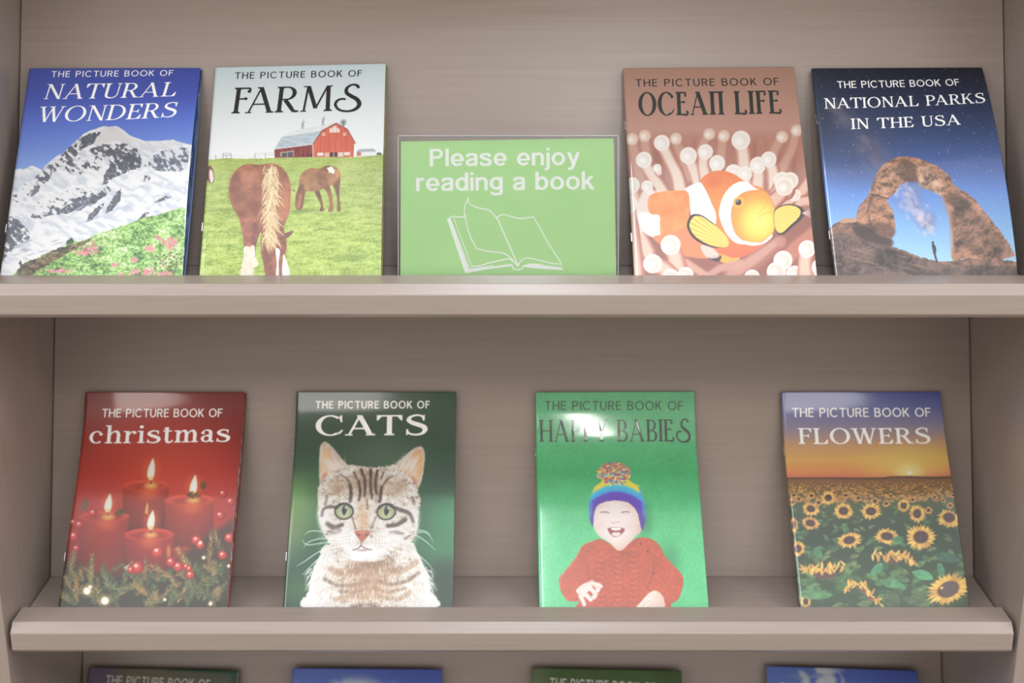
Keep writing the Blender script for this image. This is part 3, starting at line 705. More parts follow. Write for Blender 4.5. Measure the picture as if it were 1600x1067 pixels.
def art_cats():
    A = Art([(38, 1040), (820, 1043), (105, 38), (830, 44)], v0=.0337, warp=.016)
    rng = np.random.RandomState(6)
    A.fill(lambda x, y: ramp(y, [(30, (46, 92, 62)), (250, (62, 94, 72)), (420, (70, 104, 80)), (700, (56, 112, 74)), (1040, (28, 70, 46))]))
    A.blob(90, 560, 190, 220, (126, 164, 96), .9); A.blob(60, 700, 120, 180, (150, 150, 100), .5); A.blob(820, 620, 200, 160, (76, 156, 108), .85); A.blob(790, 750, 220, 120, (64, 146, 96), .7)
    A.blob(500, 330, 280, 150, (112, 128, 108), .55); A.blob(790, 440, 150, 110, (74, 92, 78), .7); A.blob(230, 480, 120, 170, (84, 118, 80), .6); A.blob(110, 960, 130, 130, (64, 110, 62), .8); A.blob(800, 930, 130, 150, (24, 62, 44), .9)

    def tabby(x, y, a=1.0):
        n = fbm(x / 26, y / 16, 4, 3); f = vnoise(x / 3.2, y / 7, 5)
        return ramp(n * .65 + f * .35, [(.2, (134, 116, 100)), (.38, (190, 176, 160)), (.55, (226, 216, 204)), (.75, (248, 244, 240))])
    fur = lambda x, y: tabby(x, y)

    def hairs(n, fx, fy, fang, L, w, cols, a=.6):
        for k in range(n):
            x, y = fx(), fy()
            ang = fang(x, y) + rng.normal() * .22; l = L * rng.uniform(.6, 1.3)
            c = tuple(np.clip(col(cols[rng.randint(len(cols))]) + rng.uniform(-14, 14), 0, 255))
            A.stroke([(x, y), (x + math.cos(ang) * l, y + math.sin(ang) * l)], [w, .3], c, a)
    # body
    A.poly([(156, 1045), (158, 960), (170, 880), (205, 800), (260, 740), (600, 730), (660, 790), (700, 870), (720, 960), (724, 1045)], lambda x, y: mixc(tabby(x, y), (240, 236, 232), sstep(110, 260, np.abs(x - 445)) * .9), sm=4, soft=4, rough=(7, 10))
    hairs(160, lambda: rng.choice([rng.uniform(155, 190), rng.uniform(690, 725)]), lambda: rng.uniform(850, 1040), lambda x, y: 2.2 if x < 400 else .8, 34, 1.6, [(248, 246, 244), (232, 226, 220)], .8)
    # chest bands
    for P, w, c in (([(230, 905), (300, 935), (380, 930), (430, 915)], 9, (120, 96, 78)), ([(470, 915), (540, 930), (610, 915), (660, 880)], 9, (126, 100, 80)), ([(260, 860), (320, 880), (400, 860)], 14, (168, 138, 112)), ([(500, 860), (580, 870), (650, 830)], 14, (176, 146, 120)),
                    ([(360, 1034), (430, 1026), (480, 1040)], 8, (110, 88, 72)), ([(280, 1000), (350, 985), (420, 990)], 12, (180, 152, 128)), ([(480, 985), (560, 1000), (620, 970)], 12, (176, 148, 124)), ([(300, 960), (380, 965), (440, 945), (520, 965), (600, 950)], 8, (150, 122, 98))):
        A.stroke(P, w, c, .75, 9, sm=4)
    A.blob(440, 850, 170, 80, (160, 128, 102), .75); A.blob(440, 960, 130, 80, (190, 150, 116), .55); A.blob(440, 830, 110, 40, (130, 104, 84), .6)
    A.blob(430, 900, 200, 120, (176, 140, 110), .55)
    hairs(900, lambda: rng.uniform(190, 690), lambda: rng.uniform(820, 1035), lambda x, y: 1.57 + (445 - x) / 500, 26, 1.3, [(240, 230, 220), (206, 182, 158), (150, 122, 100), (250, 246, 240), (186, 156, 130)], .5)
    # ears
    for P, Q, R in (([(208, 470), (202, 400), (206, 300), (222, 270), (246, 276), (290, 326), (340, 385), (352, 420), (300, 440), (230, 500)], [(216, 440), (214, 340), (228, 292), (262, 330), (300, 390), (318, 418), (262, 430), (240, 460)], (232, 168, 130)),
                    ([(520, 420), (560, 370), (620, 315), (664, 294), (684, 310), (687, 360), (676, 440), (660, 482), (640, 510), (600, 460)], [(560, 420), (600, 360), (655, 310), (676, 322), (672, 400), (652, 470), (630, 480), (600, 440)], (230, 160, 112))):
        A.poly(P, lambda x, y: mixc((196, 170, 152), (236, 222, 210), fbm(x / 14, y / 20, 3, 2)), sm=4, soft=3, rough=(3, 8))
        A.poly(Q, lambda x, y, R=R: mixc(R, (244, 214, 192), fbm(x / 20, y / 40, 3, 6)), .95, sm=4, soft=6)
    A.blob(232, 440, 26, 40, (176, 110, 84), .8); A.blob(630, 470, 34, 50, (136, 84, 70), .7); A.blob(230, 340, 16, 60, (240, 196, 140), .7); A.blob(668, 380, 16, 80, (240, 180, 110), .7)
    for k in range(120):
        left = k % 2
        x, y = (rng.uniform(245, 330), 0) if left else (rng.uniform(545, 640), 0)
        y = 430 - rng.uniform(0, 1) * ((x - 240) * -.2 + 60 if left else 60)
        a = (-2.15 if left else -.95) + rng.normal() * .2
        A.stroke([(x, y), (x + math.cos(a) * 70, y + math.sin(a) * 70)], [2, .4], (246, 234, 224), .5)
    # head
    head = [(205, 470), (240, 420), (300, 396), (350, 376), (400, 384), (450, 388), (510, 384), (548, 380), (600, 420), (645, 470), (668, 548), (660, 610), (656, 670), (640, 720), (600, 760), (545, 795), (480, 820), (420, 824), (360, 812), (310, 785), (262, 748), (232, 710), (212, 660), (200, 600), (196, 530)]
    A.poly(head, fur, sm=4, soft=4, rough=(8, 9))
    A.blob(300, 690, 120, 90, (246, 240, 236), .75); A.blob(570, 700, 120, 90, (246, 240, 236), .75); A.blob(410, 780, 130, 60, (248, 246, 244), .95); A.blob(230, 600, 50, 90, (244, 238, 232), .8); A.blob(640, 610, 40, 90, (244, 238, 232), .8)
    A.blob(405, 600, 44, 120, (216, 176, 140), .6); A.blob(340, 640, 40, 40, (244, 236, 228), .7); A.blob(470, 640, 36, 40, (240, 230, 222), .6)
    A.blob(420, 470, 150, 90, (176, 150, 124), .55); A.blob(290, 480, 70, 60, (186, 160, 136), .6); A.blob(560, 480, 80, 60, (190, 166, 140), .6)
    # forehead marks
    dk = (70, 56, 50)
    for P, w in (([(345, 470), (350, 510), (346, 545)], 7), ([(384, 455), (392, 500), (386, 540)], 6), ([(410, 430), (414, 480), (412, 520)], 6), ([(440, 430), (440, 480), (446, 530)], 6), ([(464, 440), (462, 480), (468, 510)], 6), ([(490, 480), (486, 515), (482, 548)], 7), ([(396, 400), (404, 425)], 6), ([(440, 396), (440, 424)], 6), ([(470, 404), (466, 430)], 6), ([(364, 410), (376, 440)], 6), ([(500, 410), (488, 440)], 5),
                 ([(300, 420), (330, 440), (346, 460)], 4), ([(540, 430), (510, 450), (496, 476)], 4), ([(424, 540), (426, 580)], 4)):
        A.stroke(P, [w * .5, w, w * .5] if len(P) == 3 else w * .8, dk, .75, 5, sm=4)
    # cheeks stripes
    for P, w in (([(216, 610), (224, 580), (250, 570), (280, 572)], 6), ([(556, 578), (590, 590), (620, 605), (636, 640), (636, 660)], 8), ([(240, 640), (270, 660), (310, 650)], 8), ([(246, 690), (280, 690), (300, 680)], 10), ([(520, 660), (560, 655), (600, 630)], 8), ([(530, 690), (560, 690), (590, 700)], 8), ([(230, 560), (240, 520)], 6), ([(640, 560), (632, 530)], 6), ([(640, 690), (600, 720)], 6)):
        A.stroke(P, w, (96, 76, 64), .62, 6, sm=4)
    hairs(1500, lambda: rng.uniform(205, 655), lambda: rng.uniform(395, 800), lambda x, y: math.atan2(y - 640, x - 408) if abs(x - 408) + abs(y - 620) > 70 else -1.57, 16, 1.1, [(246, 240, 232), (216, 196, 176), (176, 150, 126), (250, 248, 244), (150, 124, 104)], .42)
    A.blob(320, 715, 90, 60, (250, 248, 246), .7); A.blob(510, 715, 80, 60, (250, 248, 246), .7); A.blob(405, 785, 110, 50, (252, 250, 250), .9); A.blob(222, 620, 40, 80, (250, 248, 246), .7); A.blob(640, 640, 36, 80, (250, 246, 242), .6); A.blob(408, 640, 36, 70, (206, 160, 122), .55); A.blob(420, 450, 150, 80, (150, 126, 104), .42); A.blob(280, 480, 60, 50, (160, 136, 112), .4); A.blob(570, 490, 70, 60, (166, 142, 118), .4)
    for P, w in (([(345, 470), (350, 510), (346, 545)], 8), ([(384, 450), (392, 500), (386, 540)], 6), ([(412, 430), (414, 480), (412, 520)], 6), ([(440, 430), (440, 480), (446, 530)], 6), ([(464, 440), (462, 480), (468, 510)], 7), ([(490, 480), (486, 515), (482, 548)], 8), ([(396, 400), (404, 425)], 6), ([(440, 396), (440, 424)], 6), ([(470, 404), (466, 430)], 6), ([(556, 578), (590, 590), (620, 605), (636, 640)], 8), ([(216, 610), (224, 580), (250, 570), (280, 572)], 6), ([(240, 650), (270, 668), (310, 655)], 9), ([(520, 660), (560, 655), (600, 635)], 9)):
        A.stroke(P, w, (70, 54, 46), .5, 5, sm=4)
    # eyes
    for cx, cy, rot in ((318, 590, .08), (512, 594, -.18)):
        A.ell(cx, cy, 45, 40, (54, 44, 40), rot=rot, soft=4); A.ell(cx, cy, 38, 34, (168, 178, 138), rot=rot, soft=3); A.blob(cx, cy + 10, 34, 26, (206, 208, 168), .8)
        A.stroke([(cx - 36, cy - 12), (cx - 16, cy - 30), (cx + 10, cy - 33), (cx + 34, cy - 16)], 4, (40, 32, 30), .9, 3, sm=4)
        A.poly([(cx + 2, cy - 28), (cx + 13, cy - 6), (cx + 4, cy + 16), (cx - 4, cy + 16), (cx - 10, cy - 4)], (30, 34, 40), sm=4, soft=3); A.ell(cx + 8, cy - 16, 6, 5, (190, 214, 224), .9, soft=3)
    A.stroke([(352, 610), (362, 640), (372, 672)], 4, (110, 84, 66), .7, 5, sm=3); A.stroke([(466, 616), (456, 640), (446, 668)], 4, (120, 92, 74), .6, 5, sm=3)
    # nose, mouth
    A.poly([(366, 684), (400, 680), (438, 684), (430, 705), (410, 728), (398, 732), (384, 716)], (184, 116, 92), sm=4, soft=4); A.ell(385, 700, 8, 5, (120, 66, 54), .8, soft=3); A.ell(422, 700, 8, 5, (120, 66, 54), .8, soft=3); A.blob(404, 690, 30, 10, (214, 150, 122), .8)
    A.stroke([(399, 730), (398, 752)], 2.4, (110, 80, 70), .9, 2); A.stroke([(360, 770), (382, 764), (398, 752), (418, 764), (446, 770)], 2.6, (110, 84, 74), .85, 3, sm=4); A.blob(404, 772, 44, 10, (150, 120, 106), .7)
    for s in (-1, 1):
        for r in range(3):
            for q in range(4):
                A.ell(404 + s * (62 + q * 14), 706 + r * 15 + q * 2, 3, 2, (150, 120, 104), .7)
    for P in ([(330, 740), (240, 735), (150, 745), (128, 720)], [(330, 750), (220, 770), (140, 820), (98, 846)], [(335, 760), (230, 790), (160, 850), (130, 884)], [(320, 720), (240, 690), (170, 680), (134, 700)], [(320, 730), (230, 715), (160, 730), (130, 760)], [(480, 720), (600, 700), (680, 690), (716, 708)], [(480, 735), (620, 700), (690, 730), (740, 776)], [(490, 745), (600, 760), (690, 820), (740, 880)], [(480, 760), (540, 800), (570, 830)], [(500, 750), (570, 780), (620, 810)], [(650, 680), (700, 690), (730, 740)]):
        A.stroke(P, [1.2] + [1.5] * (len(P) - 2) + [.4], (244, 250, 246), .85, 1.2, sm=5)
    A.img[...] = 255 * (A.img / 255) ** 1.28
    return A


def art_babies():
    A = Art([(65, 1040), (855, 1043), (47, 44), (785, 44)], v0=.0337, warp=.023)
    rng = np.random.RandomState(8)
    A.fill(lambda x, y: ramp(y, [(40, (70, 170, 108)), (300, (72, 180, 114)), (420, (60, 166, 98)), (700, (74, 188, 118)), (1040, (72, 184, 114))]) * (1 + .10 * (vnoise(x / 5, y / 7, 3) - .5) + .08 * (fbm(x / 60, y / 60, 3, 4) - .5))[..., None])
    for k in range(300):
        x = rng.uniform(60, 850); y = rng.uniform(60, 1035)
        A.ell(x, y, 3, 2, (120, 214, 156), .5, soft=2)
    A.blob(560, 640, 60, 130, (40, 130, 76), .75); A.blob(670, 840, 90, 150, (44, 136, 80), .8); A.blob(420, 470, 110, 110, (44, 138, 84), .6)
    knit = lambda c: (lambda x, y: col(c) * (1 + .16 * (vnoise(x / 7, y / 6, 2) - .5) + .16 * (fbm(x / 40, y / 40, 3, 6) - .5))[..., None])
    # pullover
    A.poly([(262, 1045), (250, 1010), (200, 1005), (166, 960), (158, 900), (190, 865), (240, 800), (268, 752), (320, 730), (350, 722), (392, 742), (440, 772), (490, 735), (545, 716), (600, 730), (632, 760), (650, 800), (690, 845), (730, 890), (738, 930), (716, 1000), (680, 1022), (640, 1045)], knit((178, 70, 40)), sm=4, soft=3, rough=(2, 8))
    A.stroke([(162, 950), (170, 890), (240, 800), (268, 752), (320, 730)], 2, (224, 130, 70), .6, 3, sm=4)
    for x0 in (350, 430, 505):
        for k in range(20):
            y = 790 + k * 13
            A.stroke([(x0 - 14 + (x0 - 440) * .0, y), (x0, y + 7), (x0 + 14, y)], 2.2, (140, 50, 32) if k % 2 else (196, 90, 58), .55, 2)
        A.stroke([(x0 - 20, 780), (x0 - 24, 1040)], 2, (150, 62, 44), .5, 3); A.stroke([(x0 + 20, 780), (x0 + 24, 1040)], 2, (150, 62, 44), .5, 3)
    A.stroke([(290, 840), (296, 900), (280, 930)], 3, (130, 52, 38), .6, 5, sm=3); A.stroke([(600, 830), (595, 890), (570, 950), (600, 970)], 3, (130, 52, 38), .6, 5, sm=3); A.stroke([(640, 790), (600, 880)], 2, (140, 58, 44), .5, 4)
    A.blob(470, 790, 60, 18, (130, 54, 42), .5); A.blob(395, 775, 40, 14, (150, 66, 50), .5)
    for (x, y) in ((572, 782), (598, 880), (540, 745)):
        A.ell(x, y, 6, 8, (120, 50, 44), .8, soft=3)
    # head
    A.poly([(400, 740), (440, 778), (486, 740), (470, 700), (420, 700)], (226, 176, 162), sm=3, soft=3)
    skin = lambda x, y: ramp(np.hypot((x - 420) / 120, (y - 640) / 130), [(0, (246, 222, 214)), (.6, (242, 212, 202)), (.95, (226, 182, 168)), (1.2, (206, 156, 140))])
    A.poly([(318, 640), (318, 590), (350, 555), (420, 540), (490, 556), (530, 600), (540, 650), (538, 690), (510, 716), (490, 740), (450, 758), (420, 756), (380, 730), (350, 712), (326, 682)], skin, sm=4, soft=3)
    A.ell(532, 676, 12, 16, (226, 172, 158), soft=4)
    A.blob(355, 660, 36, 32, (236, 180, 170), .6); A.blob(492, 664, 34, 32, (236, 180, 170), .6); A.blob(420, 640, 22, 20, (250, 230, 222), .8)
    for P in ([(352, 600), (370, 596), (392, 602)], [(450, 602), (470, 596), (488, 600)]):
        A.stroke(P, [2, 3.4, 2], (92, 72, 72), .9, 2.5, sm=4); A.blob(P[1][0], P[1][1] + 10, 24, 8, (222, 180, 170), .7)
    A.stroke([(348, 578), (368, 570), (394, 576)], 2.4, (206, 168, 148), .6, 3, sm=3); A.stroke([(446, 576), (470, 570), (492, 578)], 2.4, (206, 168, 148), .6, 3, sm=3)
    A.stroke([(400, 642), (412, 650), (426, 648), (440, 642)], 2.2, (206, 150, 138), .7, 3, sm=4); A.ell(412, 646, 4, 3, (180, 112, 104), .6, soft=2); A.ell(432, 645, 4, 3, (180, 112, 104), .6, soft=2)
    A.poly([(386, 674), (420, 668), (464, 676), (456, 696), (436, 710), (412, 712), (394, 696)], (146, 66, 66), sm=4, soft=2.4); A.poly([(400, 672), (424, 668), (448, 674), (440, 682), (410, 682)], (246, 238, 234), sm=3); A.poly([(404, 698), (424, 690), (446, 696), (436, 708), (412, 708)], (236, 216, 210), sm=3); A.blob(425, 690, 20, 8, (196, 110, 110), .7)
    A.stroke([(380, 670), (386, 680)], 2, (196, 130, 120), .7); A.stroke([(468, 672), (462, 682)], 2, (196, 130, 120), .7); A.blob(424, 730, 30, 10, (250, 226, 216), .7)
    # hat
    A.poly([(304, 640), (300, 590), (304, 540), (322, 490), (356, 460), (420, 446), (490, 456), (530, 490), (552, 540), (562, 600), (560, 650), (548, 684), (538, 660), (524, 600), (490, 560), (450, 548), (400, 546), (350, 560), (326, 590), (318, 650), (312, 664)],
           lambda x, y: ramp(y - ((x - 425) / 120) ** 2 * 46 + 6 * (vnoise(x / 5, y / 5, 3) - .5), [(452, (236, 200, 60)), (468, (222, 206, 70)), (474, (70, 184, 200)), (490, (54, 166, 220)), (502, (60, 140, 220)), (508, (88, 60, 176)), (545, (84, 50, 160)), (562, (76, 46, 150))]), sm=4, soft=2.5, rough=(3, 7))
    for (x, y) in ((308, 560), (306, 600), (540, 520), (552, 560), (556, 600)):
        A.blob(x, y, 14, 40, (64, 140, 220), .7)
    A.blob(520, 480, 24, 14, (240, 210, 70), .8); A.blob(336, 484, 20, 14, (236, 200, 60), .7)
    A.ell(415, 418, 78, 50, (196, 120, 90), soft=4, rough=(8, 8))
    cs = [(236, 200, 60), (206, 66, 56), (60, 150, 210), (246, 230, 150), (50, 110, 190), (70, 176, 190), (240, 214, 90), (176, 60, 90)]
    for k in range(300):
        t = rng.uniform(0, 6.28); r = math.sqrt(rng.uniform(0, 1))
        x = 415 + 78 * r * math.cos(t); y = 418 + 50 * r * math.sin(t); a = rng.uniform(0, 6.28)
        A.stroke([(x, y), (x + 9 * math.cos(a), y + 9 * math.sin(a))], [4.6, 3.8], cs[rng.randint(8)], .95, 1.6)
    # hands
    for k, (P, w) in enumerate((([(250, 960), (275, 940), (310, 925)], 13), ([(292, 930), (320, 930), (340, 950), (334, 962)], 9), ([(276, 946), (306, 952), (326, 976), (318, 990)], 10), ([(262, 962), (284, 980), (304, 1000)], 10), ([(256, 984), (268, 1006), (274, 1022)], 9), ([(310, 925), (340, 932), (352, 940)], 8))):
        A.stroke(P, w + 1.5, (196, 132, 112), 1, 2, sm=4); A.stroke(P, w - 1.5, (240, 206, 192), 1, 4, sm=4)
    A.poly([(248, 968), (270, 940), (300, 925), (310, 945), (280, 975), (262, 1000)], (236, 198, 184), sm=4, soft=3)
    for x, y in ((334, 960), (318, 988), (304, 1000), (273, 1022)):
        A.ell(x, y, 5, 4, (248, 226, 220), .8)
    A.poly([(520, 1045), (540, 1012), (575, 975), (605, 962), (635, 980), (648, 1010), (640, 1045)], lambda x, y: mixc((240, 206, 190), (222, 172, 154), sstep(560, 640, x)), sm=4, soft=3)
    A.stroke([(548, 1030), (572, 1012), (590, 1010)], 2, (206, 150, 132), .7, 2); A.stroke([(566, 1040), (584, 1026), (600, 1026)], 2, (206, 150, 132), .7, 2)
    return A


def art_flowers():
    A = Art([(130, 1038), (922, 1038), (47, 40), (780, 42)], v0=.0337, warp=.016)
    rng = np.random.RandomState(9)
    A.fill(lambda x, y: ramp(y - (x - 450) * .0, [(40, (72, 84, 158)), (120, (92, 100, 164)), (210, (140, 128, 150)), (280, (196, 148, 106)), (350, (226, 158, 78)), (405, (222, 130, 74)), (432, (196, 104, 76)), (440, (120, 84, 56)), (1040, (40, 60, 38))]))
    A.blob(640, 370, 330, 130, (250, 190, 90), .75); A.blob(645, 410, 90, 60, (255, 226, 140), .8); A.ell(646, 416, 10, 9, (255, 246, 206), soft=5)
    A.poly([(60, 432), (200, 432), (400, 440), (540, 440), (640, 436), (760, 440), (860, 440), (980, 442), (980, 1045), (60, 1045)], lambda x, y: ramp(y + 30 * (fbm(x / 50, y / 30, 3, 4) - .5), [(436, (126, 84, 52)), (500, (106, 82, 46)), (570, (58, 74, 42)), (680, (34, 54, 36)), (1040, (44, 66, 38))]))
    A.stroke([(60, 434), (250, 434), (400, 438), (530, 438)], 3.6, (74, 50, 44), .9, 2); A.stroke([(530, 440), (560, 434), (640, 434), (760, 442), (870, 440)], 5, (84, 60, 48), .9, 3)
    for k in range(900):
        t = rng.uniform(0, 1) ** 1.6; y = 446 + t * 100; x = rng.uniform(70, 880); r = 1.4 + t * 6
        c = col((206, 146, 70)) + rng.uniform(-50, 26)
        A.ell(x, y, r * 1.3, r * .8, tuple(c), .75, soft=1.5)
        if t > .35:
            A.ell(x, y, r * .5, r * .4, (84, 56, 40), .8, soft=1.4)
    for k in range(300):
        t = rng.uniform(0, 1); y = 540 + t * 500; x = rng.uniform(70, 930); s = 10 + t * 34
        a = rng.uniform(-.8, .8) + (3.14 if k % 2 else 0); g = rng.uniform(0, 1)
        c = (col((30, 56, 34)) * (1 - g) + col((84, 126, 70)) * g) if k % 5 else col((96, 116, 66))
        ca, sa = math.cos(a), math.sin(a)
        L = [(0, 0), (.5, -.42), (1.1, -.34), (1.8, .1), (1.1, .36), (.5, .34)]
        A.poly([(x + s * (p * ca - q * sa), y + s * (p * sa + q * ca)) for p, q in L], lambda X, Y, c=c, x=x, y=y, s=s: col(c) * (.75 + .5 * fbm((X - x) / s * 2 + x, (Y - y) / s * 2, 2, 3))[..., None], .85, sm=3, soft=2.5)

    def sun(x, y, rx, ry, rot=0, n=20, cr=.48, c=(232, 168, 72), dx=0, dy=0):
        ca, sa = math.cos(rot), math.sin(rot)
        for lay in range(2):
            for k in range(n):
                a = (k + .5 * lay + rng.uniform(-.25, .25)) * 6.283 / n; r = rng.uniform(.88, 1.1) * (1 - .1 * (1 - lay)); wv = 3.0 / n
                pts = []
                for (q, da) in ((cr * .8, -wv), (.74 * r, -wv * .9), (r, 0), (.74 * r, wv * .9), (cr * .8, wv)):
                    px, py = q * math.cos(a + da) * rx, q * math.sin(a + da) * ry
                    pts.append((x + px * ca - py * sa, y + px * sa + py * ca))
                cc = col(c) * rng.uniform(.8, 1.12)
                A.poly(pts, tuple(np.minimum(cc, 255)), 1, max(1.2, rx * .02))
        A.ell(x + dx, y + dy, rx * cr, ry * cr, (98, 62, 40), rot=rot, soft=max(1.5, rx * .05)); A.ell(x + dx, y + dy, rx * cr * .82, ry * cr * .82, (62, 40, 36), rot=rot, soft=rx * .08)
        A.blob(x + dx, y + dy, rx * cr * .5, ry * cr * .5, (82, 60, 52), .7)
    for (x, y, r) in ((110, 512, 17), (132, 530, 18), (192, 515, 19), (225, 547, 20), (350, 515, 18), (410, 528, 18), (486, 544, 22), (538, 555, 20), (660, 540, 18), (732, 590, 20), (846, 523, 16), (760, 530, 15), (560, 520, 14), (700, 520, 12), (100, 545, 20), (300, 500, 14), (510, 512, 12), (800, 545, 14), (455, 500, 11), (610, 510, 12), (830, 570, 18)):
        sun(x, y, r, r * .9, n=14, c=(216, 150, 68))
    sun(270, 526, 36, 34); sun(188, 576, 44, 34, .2); sun(340, 587, 48, 42); sun(467, 590, 52, 40); sun(618, 566, 32, 34); sun(680, 604, 40, 46)
    sun(108, 650, 20, 40, c=(220, 150, 66)); sun(185, 642, 48, 34, .2, c=(216, 150, 74)); sun(365, 722, 60, 40, -.15, n=18); sun(540, 706, 62, 40, .1, n=18); sun(825, 632, 60, 44, .2, n=18, dy=-8); sun(696, 712, 74, 62, n=26); sun(125, 760, 36, 40, .4, c=(222, 156, 70))
    sun(158, 1005, 26, 34, c=(222, 156, 70))

    def drooped(pts, n, L, up=0.5, c=(232, 168, 76)):
        P = catmull(pts, False, 8)
        for k in range(n):
            i = rng.randint(len(P)); x, y = P[i]; a = -1.57 + rng.uniform(-1, 1) * 1.25 if rng.uniform() < up else 1.57 + rng.uniform(-1, 1) * 1.0
            l = L * rng.uniform(.6, 1.2)
            A.poly([(x - 6, y), (x + l * .6 * math.cos(a) - 5, y + l * .6 * math.sin(a)), (x + l * math.cos(a), y + l * math.sin(a)), (x + l * .6 * math.cos(a) + 6, y + l * .6 * math.sin(a)), (x + 6, y)], tuple(np.clip(col(c) * rng.uniform(.75, 1.12), 0, 255)), .95, 1.6)
    A.ell(250, 878, 52, 26, (84, 54, 42), soft=5); drooped([(140, 862), (200, 850), (260, 856), (350, 836)], 46, 34)
    A.ell(570, 815, 40, 20, (88, 62, 44), soft=5); drooped([(472, 790), (540, 794), (600, 796), (660, 820)], 50, 32)
    A.poly([(400, 945), (440, 940), (480, 990), (470, 1010), (430, 970)], (112, 72, 52), sm=3, soft=5); drooped([(350, 938), (390, 930), (440, 945), (475, 985), (510, 1022)], 46, 32)
    A.ell(820, 960, 96, 74, (60, 84, 50), .5, soft=20); sun(822, 954, 104, 70, -.35, n=26, cr=.5); A.ell(828, 950, 44, 34, (84, 66, 66), rot=-.4, soft=5); A.ell(792, 946, 7, 6, (240, 196, 90), soft=2)
    for P, c in (([(462, 870), (486, 838), (516, 828), (514, 860), (490, 886), (470, 884)], (76, 146, 98)), ([(520, 920), (560, 898), (600, 916), (626, 950), (590, 948), (540, 942)], (70, 132, 86)), ([(656, 870), (700, 862), (740, 880), (750, 908), (700, 908), (670, 890)], (76, 148, 100)), ([(770, 840), (790, 836), (806, 872), (780, 890)], (70, 140, 96)),
                 ([(130, 960), (200, 950), (286, 974), (230, 994), (150, 990)], (80, 130, 82)), ([(190, 770), (226, 752), (240, 790), (220, 810)], (66, 124, 76)), ([(560, 720), (600, 706), (616, 724), (590, 744)], (62, 120, 74)), ([(336, 668), (352, 654), (362, 676), (346, 690)], (70, 120, 70)), ([(760, 800), (820, 786), (880, 820), (820, 830)], (56, 100, 76)), ([(150, 900), (210, 905), (170, 934), (140, 926)], (58, 100, 56)), ([(700, 960), (720, 1000), (680, 1030), (640, 1000)], (70, 92, 56)), ([(520, 985), (570, 960), (600, 1010), (560, 1040)], (66, 88, 50))):
        A.poly(P, lambda x, y, c=c: mixc(col(c) * .7, np.minimum(col(c) * 1.25, 255), fbm(x / 30, y / 18, 3, 5)), .95, sm=4, soft=2)
    A.poly([(60, 1030), (980, 1034), (980, 1060), (60, 1060)], (20, 34, 24), .8, soft=6)
    return A


def art_top(kind):
    """covers of the lowest shelf, of which only the upper edge shows"""
    A = Art([(0, 1000), (717, 1000), (0, 0), (717, 0)], 150, 210)
    if kind == 'dusk':
        A.fill(lambda x, y: mixc(mixc((96, 84, 112), (108, 104, 84), sstep(60, 220, x)), (92, 98, 88), sstep(300, 700, x)) * (1 - .4 * sstep(0, 900, y))[..., None])
        A.poly([(690, -10), (725, -10), (725, 1010), (690, 1010)], (46, 92, 68), soft=10); A.poly([(380, -20), (725, -20), (725, 16), (380, 6)], (40, 86, 62), soft=8)
    elif kind == 'leaf':
        A.fill(lambda x, y: mixc((96, 116, 74), (62, 92, 46), sstep(20, 120, x)) * (.9 + .25 * fbm(x / 130, y / 130, 3, 2))[..., None])
    else:
        sd = 3 if kind == 'cloud' else 6
        def sky(x, y):
            n = fbm(x / 150, y / 90, 5, sd)
            c = mixc((88, 116, 206), (70, 92, 188), sstep(0, 700, x))
            if kind == 'cloud':
                w = np.exp(-((x - 280) / 170) ** 2) * sstep(10, 110, y)
            else:
                w = np.exp(-((x - 230) / 110) ** 2)
            m = np.clip(sstep(.45, .68, n) * 1.3, 0, 1) * np.clip(w * 1.3, 0, 1)
            return c * (1 - m[..., None]) + col((206, 216, 238)) * m[..., None]
        A.fill(sky)
        if kind == 'cloud':
            A.blob(340, 130, 150, 90, (214, 222, 240), .9)
        else:
            A.poly([(150, 20), (190, 30), (205, 70), (190, 110), (150, 120), (180, 80)], (206, 216, 238), .8, soft=10, sm=4); A.poly([(235, 60), (300, 26), (330, 60), (300, 90), (250, 100)], (220, 226, 242), .9, soft=14, sm=4); A.poly([(345, 20), (372, 60), (350, 100), (340, 100), (352, 60)], (180, 194, 232), .7, soft=8, sm=4)
    return A
# ------------------------------------------------------------------ lettering
# Roman, curly and slab letters are built stroke by stroke (cap height 1); the plain
# sans lettering comes from Blender's own text object.
def q_stroke(pts, ws, sm=6):
    """smooth stroke as quads; ws = full widths"""
    P = np.c_[np.array(pts, float), np.full(len(pts), ws) if np.isscalar(ws) else np.array(ws, float)]
    P = catmull(P, False, sm) if sm else P
    d = np.gradient(P[:, :2], axis=0); d /= np.linalg.norm(d, axis=1)[:, None] + 1e-9
    n = np.c_[-d[:, 1], d[:, 0]]; h = np.maximum(P[:, 2:3], .01) / 2
    a = P[:, :2] + n * h; b = P[:, :2] - n * h
    return [[tuple(a[i]), tuple(b[i]), tuple(b[i + 1]), tuple(a[i + 1])] for i in range(len(P) - 1)]


def q_lin(x0, y0, x1, y1, w):
    return [[(x0 - w / 2, y0), (x0 + w / 2, y0), (x1 + w / 2, y1), (x1 - w / 2, y1)]]


def q_bar(x0, x1, y0, y1):
    return [[(x0, y0), (x1, y0), (x1, y1), (x0, y1)]]


def q_arc(cx, cy, rx, ry, a0, a1, tk, tn, n=28):
    out = []; pr = None
    for k in range(n + 1):
        a = R(a0 + (a1 - a0) * k / n); ca, sa = math.cos(a), math.sin(a)
        o = (cx + rx * ca, cy + ry * sa); i = (cx + (rx - tk) * ca, cy + (ry - tn) * sa)
        if pr:
            out.append([pr[0], o, i, pr[1]])
        pr = (o, i)
    return out


def q_ball(x, y, r):
    return [[(x + r * math.cos(k * .5236), y + r * math.sin(k * .5236)) for k in range(12)]]


def mirror(qs, w):
    return [[(w - x, y) for x, y in q] for q in qs]


